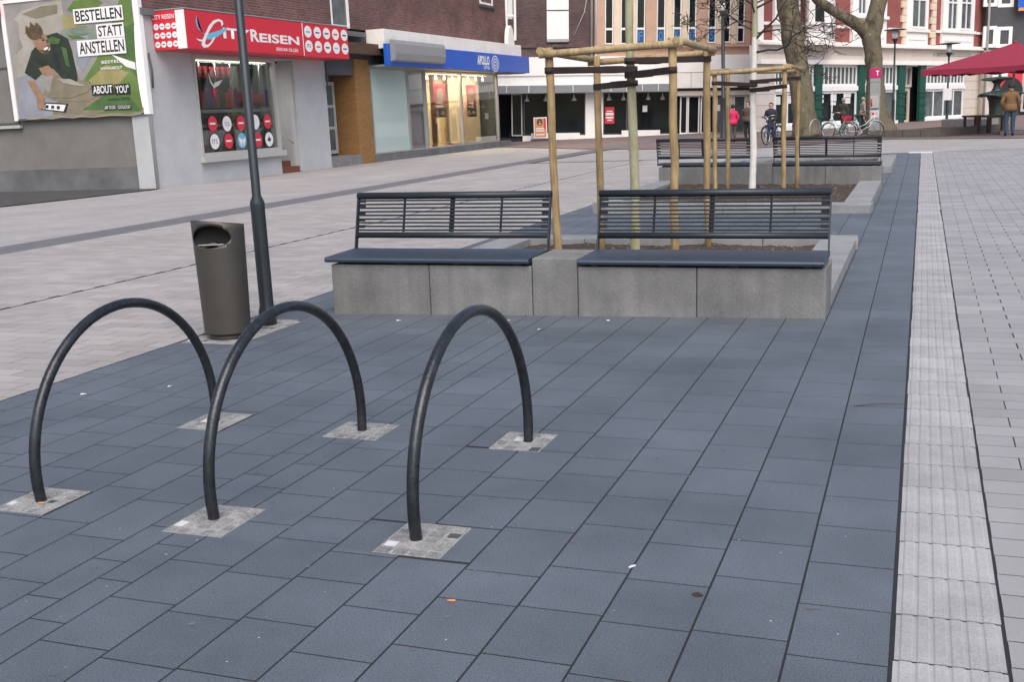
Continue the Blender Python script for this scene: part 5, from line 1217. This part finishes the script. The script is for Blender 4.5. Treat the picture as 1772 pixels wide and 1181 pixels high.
# ------------------------------------------------------------------ bicycles
def bicycle(loc, rz, label, mframe, mguard, basket=None, seatc='bike_black', sc=1.0, lean=0.08):
    T = thing('bicycle', label, 'bicycle', loc, rz); T.rotation_euler = (lean, 0, rz); T.scale = (sc,)*3
    R_ = .34; wb = .54
    for x in (-wb, wb):
        n3 = 28; c = (x, 0, R_)
        ringp = lambda r_: [(x+r_*math.cos(2*math.pi*k/n3), 0, R_+r_*math.sin(2*math.pi*k/n3)) for k in range(n3+1)]
        wh = MB().tube(ringp(R_-.018), .019, 8, cap=False).build('wheel', 'tyre', T)
        MB().tube(ringp(R_-.045), .011, 6, cap=False).build('rim', 'chrome', wh)
        B = MB().tube([(x, -.05, R_), (x, .05, R_)], .022, 8)
        for k in range(14):
            a = 2*math.pi*k/14; B.tube([(x, .02*(-1)**k, R_), (x+(R_-.05)*math.cos(a), 0, R_+(R_-.05)*math.sin(a))], .0022, 4, cap=False)
        B.build('spokes', 'chrome', wh)
        a0_, a1_ = (.15, 2.9) if x < 0 else (.35, 2.5)
        MB().tube([(x+(R_+.025)*math.cos(t), 0, R_+(R_+.025)*math.sin(t)) for t in lin(a0_, a1_, 14)], .028, 8, flat=.5).build('mudguard', mguard, T)
    bb_ = (-.06, 0, .30); st = (-.22, 0, .78); hd_ = (.36, 0, .86); hb = (.40, 0, .68)
    B = MB().tube([hd_, hb], .021, 10).tube([hb, (.30, 0, .50), bb_], .022, 10).tube([(.37, 0, .80), (.15, 0, .58), (-.12, 0, .47)], .018, 10).tube([bb_, st], .018, 10)
    for s in (-1, 1): B.tube([(-wb, s*.06, R_), bb_], .010, 8).tube([(-wb, s*.06, R_), (-.19, 0, .68)], .009, 8).tube([hb, (.44, s*.05, .55), (wb, s*.055, R_)], .012, 8)
    B.build('frame', mframe, T)
    MB().tube([st, (-.25, 0, .90)], .013, 8).build('seat_post', 'chrome', T)
    B = MB(); B.lathe([(.02, .90), (.105, .905), (.11, .94), (.05, .965)], 14, cx=-.29, sx=1.15, sy=.85); B.tube([(-.22, 0, .935), (-.05, 0, .93)], [.05, .018], 8); B.build('saddle', seatc, T)
    B = MB().tube([(.35, 0, .86), (.33, 0, 1.02)], .014, 8)
    for s in (-1, 1): B.tube([(.33, 0, 1.02), (.34, s*.12, 1.06), (.27, s*.26, 1.07), (.13, s*.29, 1.03)], .011, 8)
    B.build('handlebar', 'chrome', T)
    for s in (-1, 1): MB().tube([(.19, s*.28, 1.05), (.07, s*.295, 1.01)], .017, 8).build('grip', 'bike_black', T)
    B = MB().lathe([(.095, -.006), (.095, .006)], 20); o = B.build('chainring', 'chrome', T); o.rotation_euler = (math.pi/2, 0, 0); o.location = (-.06, -.06, .30)
    for s in (-1, 1):
        B = MB().tube([(-.06, s*.08, .30), (-.06+s*.10, s*.09, .30-s*.13)], .010, 6); B.box(-.06+s*.10-.045, -.06+s*.10+.045, min(s*.09, s*.18), max(s*.09, s*.18), .285-s*.13, .31-s*.13); B.build('pedal', 'bike_black', T)
    B = MB()
    for s in (-1, 1): B.tube([(-.30, s*.07, .73), (-.80, s*.07, .73)], .007, 6).tube([(-.62, s*.07, .73), (-wb, s*.07, R_)], .006, 6)
    for x in (-.4, -.55, -.7, -.8): B.tube([(x, -.07, .73), (x, .07, .73)], .006, 6)
    B.build('carrier', 'bike_black', T)
    MB().lathe([(.01, .72), (.045, .74), (.045, .79), (.01, .80)], 10, cx=.46).build('headlamp', 'chrome', T)
    if basket:
        B = MB(); x0, x1, y0, y1, z0, z1 = basket[1]
        for k in range(4):
            z = z0+(z1-z0)*k/3; e = .02*(k/3); B.tube([(x0-e, y0-e, z), (x1+e, y0-e, z), (x1+e, y1+e, z), (x0-e, y1+e, z), (x0-e, y0-e, z)], .007, 5)
        for k in range(7):
            t = k/6
            for y in (y0, y1): B.tube([(x0+(x1-x0)*t, y, z0), (x0+(x1-x0)*t, y*1.08, z1)], .005, 4)
            for x in (x0, x1): B.tube([(x, y0+(y1-y0)*t, z0), (x, y0+(y1-y0)*t, z1)], .005, 4)
        B.box(x0, x1, y0, y1, z0-.004, z0+.004); B.build('basket', basket[0], T)
    return T
dcam = lambda p: math.atan2(p[1], p[0])
p = gp(1452, 240); bicycle(tuple(p), math.radians(150), 'mint green city bicycle with high handlebar and rear basket by plane tree', 'mint', 'mint', ('bike_black', (-.78, -.42, -.15, .15, .74, .95)), sc=1.0)
p = gp(1490, 241); bicycle(tuple(p), math.radians(20), 'silver bicycle with a red basket parked beside the mint one', 'bike_silver', 'bike_silver', ('bike_red', (-.75, -.45, -.14, .14, .74, .92)), 'bike_black', 1.0)
p = gp(1338, 250); bicycle(tuple(p), math.radians(250), 'dark blue bicycle held by the person in navy jacket', 'bike_blue', 'bike_black', None, 'bike_black', 1.02)
p = gp(900, 244); bicycle((p[0]-.35, p[1]+.3, 0), math.radians(140), 'black bicycle parked behind the mirrored shop corner', 'bike_black', 'bike_black', None, 'bike_black', 1.0)
p = gp(1410, 241)
r_ = .36; pts = [(-r_, 0, -.05), (-r_, 0, .45)]+[(-r_*math.cos(t), 0, .45+r_*math.sin(t)) for t in lin(0.2, math.pi-.2, 12)]+[(r_, 0, .45), (r_, 0, -.05)]
o = MB().tube(pts, .024, 10).build('bike_hoop', 'grey_metal'); o.location = tuple(p); o.rotation_euler = (0, 0, math.radians(60)); tag(o, 'pale grey bicycle hoop at the foot of the leaning plane tree', 'bike hoop')

# ------------------------------------------------------------------ street furniture far off
p = gp(936, 243.5)
ab = thing('advertising_board', 'orange advertising board on a dark foot before the empty shop', 'sign', tuple(p), math.radians(20))
k = (up_at(p, 203))/1.25
bx('foot', ab, 'slate', -.55*k, .55*k, -.35*k, .35*k, 0, .10*k, c=.02)
bx('board', ab, 'white_frame', -.36*k, .36*k, -.05*k, .05*k, .14*k, 1.25*k, c=.01)
B = MB().poly([(-.31*k, .19*k), (.31*k, .19*k), (.31*k, 1.2*k), (-.31*k, 1.2*k)], -.052*k); B.build('poster', 'butt_orange', ab)
MB().poly([(x*k, z*k) for x, z in ell(-.03, .98, .15, .19)], -.054*k).build('poster_print', 'print_black', ab); MB().poly([(x*k, z*k) for x, z in ell(-.02, .95, .09, .14)], -.056*k).build('poster_print', 'coat_beige', ab)
B = MB().poly([(x*k, z*k) for x, z in ell(-.07, .99, .045, .03, 12)], -.058*k).poly([(x*k, z*k) for x, z in ell(.035, .99, .045, .03, 12)], -.058*k); B.build('poster_print', 'print_black', ab)
B = MB()
for z in (.62, .50, .30): B.box(-.25*k, .2*k, -.057*k, -.054*k, z*k, (z+.06)*k)
B.build('poster_print', 'print_white', ab); MB().box(.2*k, .31*k, -.0565*k, -.054*k, .62*k, 1.2*k).build('poster_print', 'print_red', ab)

p = gp(1513, 236)
ph = thing('phone_pillar', 'slim grey public phone pillar with magenta top panel and red notices', 'phone pillar', tuple(p), math.radians(-8))
zt_ = up_at(p, 118)
bx('column', ph, 'grey_metal', -.20, .20, -.08, .08, -.05, zt_-.55, c=.01); o = bx('header', ph, 'magenta', -.22, .22, -.10, .10, zt_-.40, zt_, c=.01)
bx('header_band', ph, 'grey_metal', -.20, .20, -.09, .09, zt_-.55, zt_-.402); text('header_lettering', o, 'print_white', 'T', .02, .16, zt_-.30, zt_-.10, -.104, .01)
bx('phone_unit', ph, 'frame_grey', -.17, .17, -.16, -.082, 1.15, 1.65, c=.01); bx('notice', ph, 'paper', -.17, .17, -.092, -.083, .78, 1.08)
MB().disc(-.06, .93, .06, -.0945).box(.03, .13, -.0955, -.094, .88, .91).box(.03, .13, -.0955, -.094, .95, .98).build('notice_print', 'print_red', ph); MB().tube([(-.11, -.18, 1.25), (-.11, -.19, 1.55)], .028, 8).build('handset', 'print_red', ph)

# parasol
pd = 41.0; px_c = 1757
apex = at_depth(px_c, 73, pd); base = np.array([apex[0], apex[1], 0]); 
ps_ = thing('parasol', 'large dark red square market parasol beside the ornate house', 'parasol', tuple(base), 0)
edge = at_depth(1594, 121.5, pd); hw = np.linalg.norm((edge-apex)[:2]); ze = edge[2]; za = apex[2]
th0 = math.atan2((edge-apex)[1], (edge-apex)[0])
cor = [(hw*math.cos(th0+math.pi/2*i), hw*math.sin(th0+math.pi/2*i)) for i in range(4)]
n = 10
for i in range(4):
    B = MB(); a, b_ = Vector((*cor[i], 0)), Vector((*cor[(i+1) % 4], 0)); vs = []
    for r_ in range(n+1):
        t = r_/n
        for s in range(n+1):
            u_ = s/n; q = (a.lerp(b_, u_))*t; sag = -.16*t*math.sin(math.pi*u_)*.9; edge_in = 1-.06*math.sin(math.pi*u_)*t
            vs.append((q.x*edge_in, q.y*edge_in, za+(ze-za)*(t**.9)+sag*.25*t+.0))
    fs = [(r_*(n+1)+s, (r_+1)*(n+1)+s, (r_+1)*(n+1)+s+1, r_*(n+1)+s+1) for r_ in range(n) for s in range(n)]
    B.add(vs, fs, 0, True); B.build('canopy_panel', 'parasol_red', ps_)
    # valance
    B = MB(); top = [Vector(vs[n*(n+1)+s]) for s in range(n+1)]; B.add([tuple(p_) for p_ in top]+[(p_.x*.995, p_.y*.995, p_.z-.2-.03*math.cos(s*3.1)) for s, p_ in enumerate(top)], [(s, n+1+s, n+2+s, s+1) for s in range(n)]); B.build('valance', 'parasol_red', ps_)
    MB().tube([(0, 0, za-.55), (cor[i][0]*.98, cor[i][1]*.98, ze-.03)], .02, 6).build('rib', 'frame_grey', ps_)
MB().tube([(0, 0, 0), (0, 0, za-.02)], .045, 12).build('pole', 'frame_grey', ps_); MB().lathe([(.06, za-.06), (.09, za), (.02, za+.08)], 10).build('finial', 'parasol_red', ps_)
bx('foot', ps_, 'concrete', -.4, .4, -.4, .4, -.02, .12, c=.02)

# fountain sculpture
p = gp(1722, 222); kf = up_at(p, 132)/2.75
ft = thing('fountain', 'green black bronze fountain sculpture with flaring lips beside the red parasol', 'fountain', tuple(p))
def flared(B, prof, nl, amp, ph0=0, n=36):
    vs = []
    for r_, z, w_ in prof:
        for q in range(n):
            a = 2*math.pi*q/n; rr = r_*(1+w_*.35*math.cos(nl*a+ph0)); vs.append((rr*math.cos(a)*kf, rr*math.sin(a)*kf, (z+w_*amp*math.cos(nl*a+ph0+.5))*kf))
    B.add(vs, [(i*n+q, i*n+(q+1) % n, (i+1)*n+(q+1) % n, (i+1)*n+q) for i in range(len(prof)-1) for q in range(n)], 0, True)
B = MB(); flared(B, [(.50, -.05, 0), (.42, .1, 0), (.36, .5, 0), (.35, 1.0, 0), (.40, 1.45, 0), (.55, 1.7, .3), (.95, 1.80, .8), (1.05, 1.74, 1), (.9, 1.84, .8), (.5, 1.95, .2), (.25, 2.0, 0)], 3, .08); B.build('column', 'bronze', ft)
B = MB(); flared(B, [(.30, 1.97, 0), (.20, 2.15, 0), (.16, 2.35, 0), (.30, 2.52, .3), (.58, 2.60, .9), (.66, 2.58, 1), (.5, 2.66, .8), (.18, 2.72, .1), (.02, 2.74, 0)], 2, .07, 1.0); B.build('upper_lip', 'bronze', ft)
MB().lathe([(.05*kf, 2.6*kf), (.12*kf, 2.7*kf), (.05*kf, 2.86*kf)], 10, cx=.1).build('figure', 'bronze', ft)
a_, b_ = gp(1628, 224), gp(1712, 224); L_ = np.linalg.norm(b_-a_)
o = MB().box(0, L_, 0, .5, -.05, .46, c=.02).build('low_wall', 'step_grey'); o.location = tuple(a_); o.rotation_euler = (0, 0, math.atan2(*(b_-a_)[1::-1])); tag(o, 'low grey stone wall round the fountain', 'wall')
for pa, pb, lb in (((1668, 230), (1692, 230), 'short dark brown wooden table beside fountain, next to the low wall'), ((1693, 231), (1735, 231), 'longer dark brown wooden table beside fountain, next to tan jacket person')):
    a_, b_ = gp(*pa), gp(*pb); L_ = np.linalg.norm(b_-a_); T = thing('wooden_table', lb, 'table', tuple(a_), math.atan2(*(b_-a_)[1::-1])); zt_ = up_at(a_, 200)
    bx('table_top', T, 'wood_brown', -.05, L_+.05, -.1, .6, zt_-.07, zt_)
    for x in (.0, L_-.08):
        for y in (-.05, .5): bx('leg', T, 'wood_brown', x, x+.08, y, y+.08, -.01, zt_-.072)
for px, py, lb in ((1681, 222.5, 'small grey pigeon under the short wooden table'), (1708, 222, 'small grey and white pigeon under the longer wooden table')):
    p = gp(px, py+1); T = thing('pigeon', lb, 'pigeon', tuple(p), rnd.uniform(0, 6))
    o = MB().tube([(-.20, 0, .10), (-.12, 0, .12), (-.03, 0, .14), (.06, 0, .165), (.11, 0, .21), (.13, 0, .25), (.15, 0, .262), (.185, 0, .255)], [.012, .035, .07, .07, .045, .030, .030, .006], 10).build('body', 'grey_metal' if px < 1700 else 'fascia_white', T)
    MB().tube([(.01, .025, .1), (.01, .025, 0)], .006, 5).tube([(.01, -.025, .1), (.01, -.025, 0)], .006, 5).build('legs', 'print_red', T)
a_, b_ = gp(1500, 238.5), gp(1625, 236.5); L_ = np.linalg.norm(b_-a_)
T = thing('tree_bed', 'brown earth bed with stone edging at the foot of forked plane tree', 'tree bed', tuple(a_), math.atan2(*(b_-a_)[1::-1]))
for k in range(4): bx('edging', T, 'edging', L_*k/4+.01, L_*(k+1)/4-.01, 0, .2, -.05, .30, c=.01)
bx('edging', T, 'edging', L_-.2, L_-.005, .21, 6, -.05, .28, c=.01); stuff(bx('soil', T, 'soil', .1, L_-.21, .21, 6, -.05, .2))

# ------------------------------------------------------------------ litter on the paving
for px, py, m, lb, a in ((781, 1040, 'butt_orange', 'orange cigarette butt lying on dark slabs between hoops and tactile strip', .2), (72, 871, 'butt_orange', 'orange cigarette butt lying against the foot of the bike hoop', .4), (1094, 981, 'paper', 'white cigarette stub lying in the slab joint', .9)):
    p = gp(px, py, .006); o = MB().tube([(-.014, 0, 0), (.014, 0, 0)], .0042, 8).build('cigarette_butt', m); o.location = (p[0], p[1], .006); o.rotation_euler = (0, 0, a); tag(o, lb, 'cigarette butt')
p = gp(1478, 705); q = gp(1566, 704); o = MB().tube([(p[0], p[1], .006), ((p[0]+q[0])/2, (p[1]+q[1])/2+.02, .012), (q[0], q[1], .014)], [.0025, .002, .0015], 6).build('twig', 'wood_brown'); tag(o, 'thin dry brown twig lying across slabs and tactile strip', 'twig')
p = gp(1207, 1031); o = MB().lathe([(.020, .001), (.016, .006), (.006, .008)], 9, sy=.7).build('leaf_scrap', 'soil'); o.location = (p[0], p[1], 0); tag(o, 'small dark clump of dirt lying on a slab', 'dirt')
B = MB()
for k in range(55):
    px, py = rnd.uniform(0, 1560), rnd.uniform(560, 1170); p = gp(px, py)
    if p[0] < -5.2 or p[0] > -.1: continue
    r_ = rnd.uniform(.0015, .004); a = rnd.uniform(0, 3); B.add([(p[0]+r_*math.cos(a+t)*(1.4 if t in (0, 3.14) else .8), p[1]+r_*math.sin(a+t), .0022) for t in (0, 1.57, 3.14, 4.71)], [(0, 1, 2, 3)])
stuff(B.build('paving_specks', 'paper', dp))
B = MB()
for k in range(60):
    px, py = rnd.uniform(0, 1550), rnd.uniform(570, 1170); p = gp(px, py)
    if p[0] < -5.2 or p[0] > -.1: continue
    r_ = rnd.uniform(.006, .014); n3 = 9; B.add([(p[0]+r_*math.cos(6.283*t/n3)*rnd.uniform(.7, 1.1), p[1]+r_*math.sin(6.283*t/n3)*rnd.uniform(.7, 1.1), .0026) for t in range(n3)], [list(range(n3))])
stuff(B.build('gum_spots', 'stripe', dp))
for px, py in ((144, 684), (296, 670), (690, 556), (880, 556), (1052, 556), (760, 610), (935, 571)):
    p = gp(px, py); o = MB().add([(-.02, -.008, .001), (.018, -.012, .004), (.022, .01, .001), (-.012, .012, .006)], [(0, 1, 2, 3)]).build('paper_scrap', 'paper'); o.location = (p[0], p[1], .003); o.rotation_euler = (0, 0, rnd.uniform(0, 6)); tag(o, 'tiny white paper scrap lying on the dark slabs', 'paper scrap', 'paper scraps on the slabs')
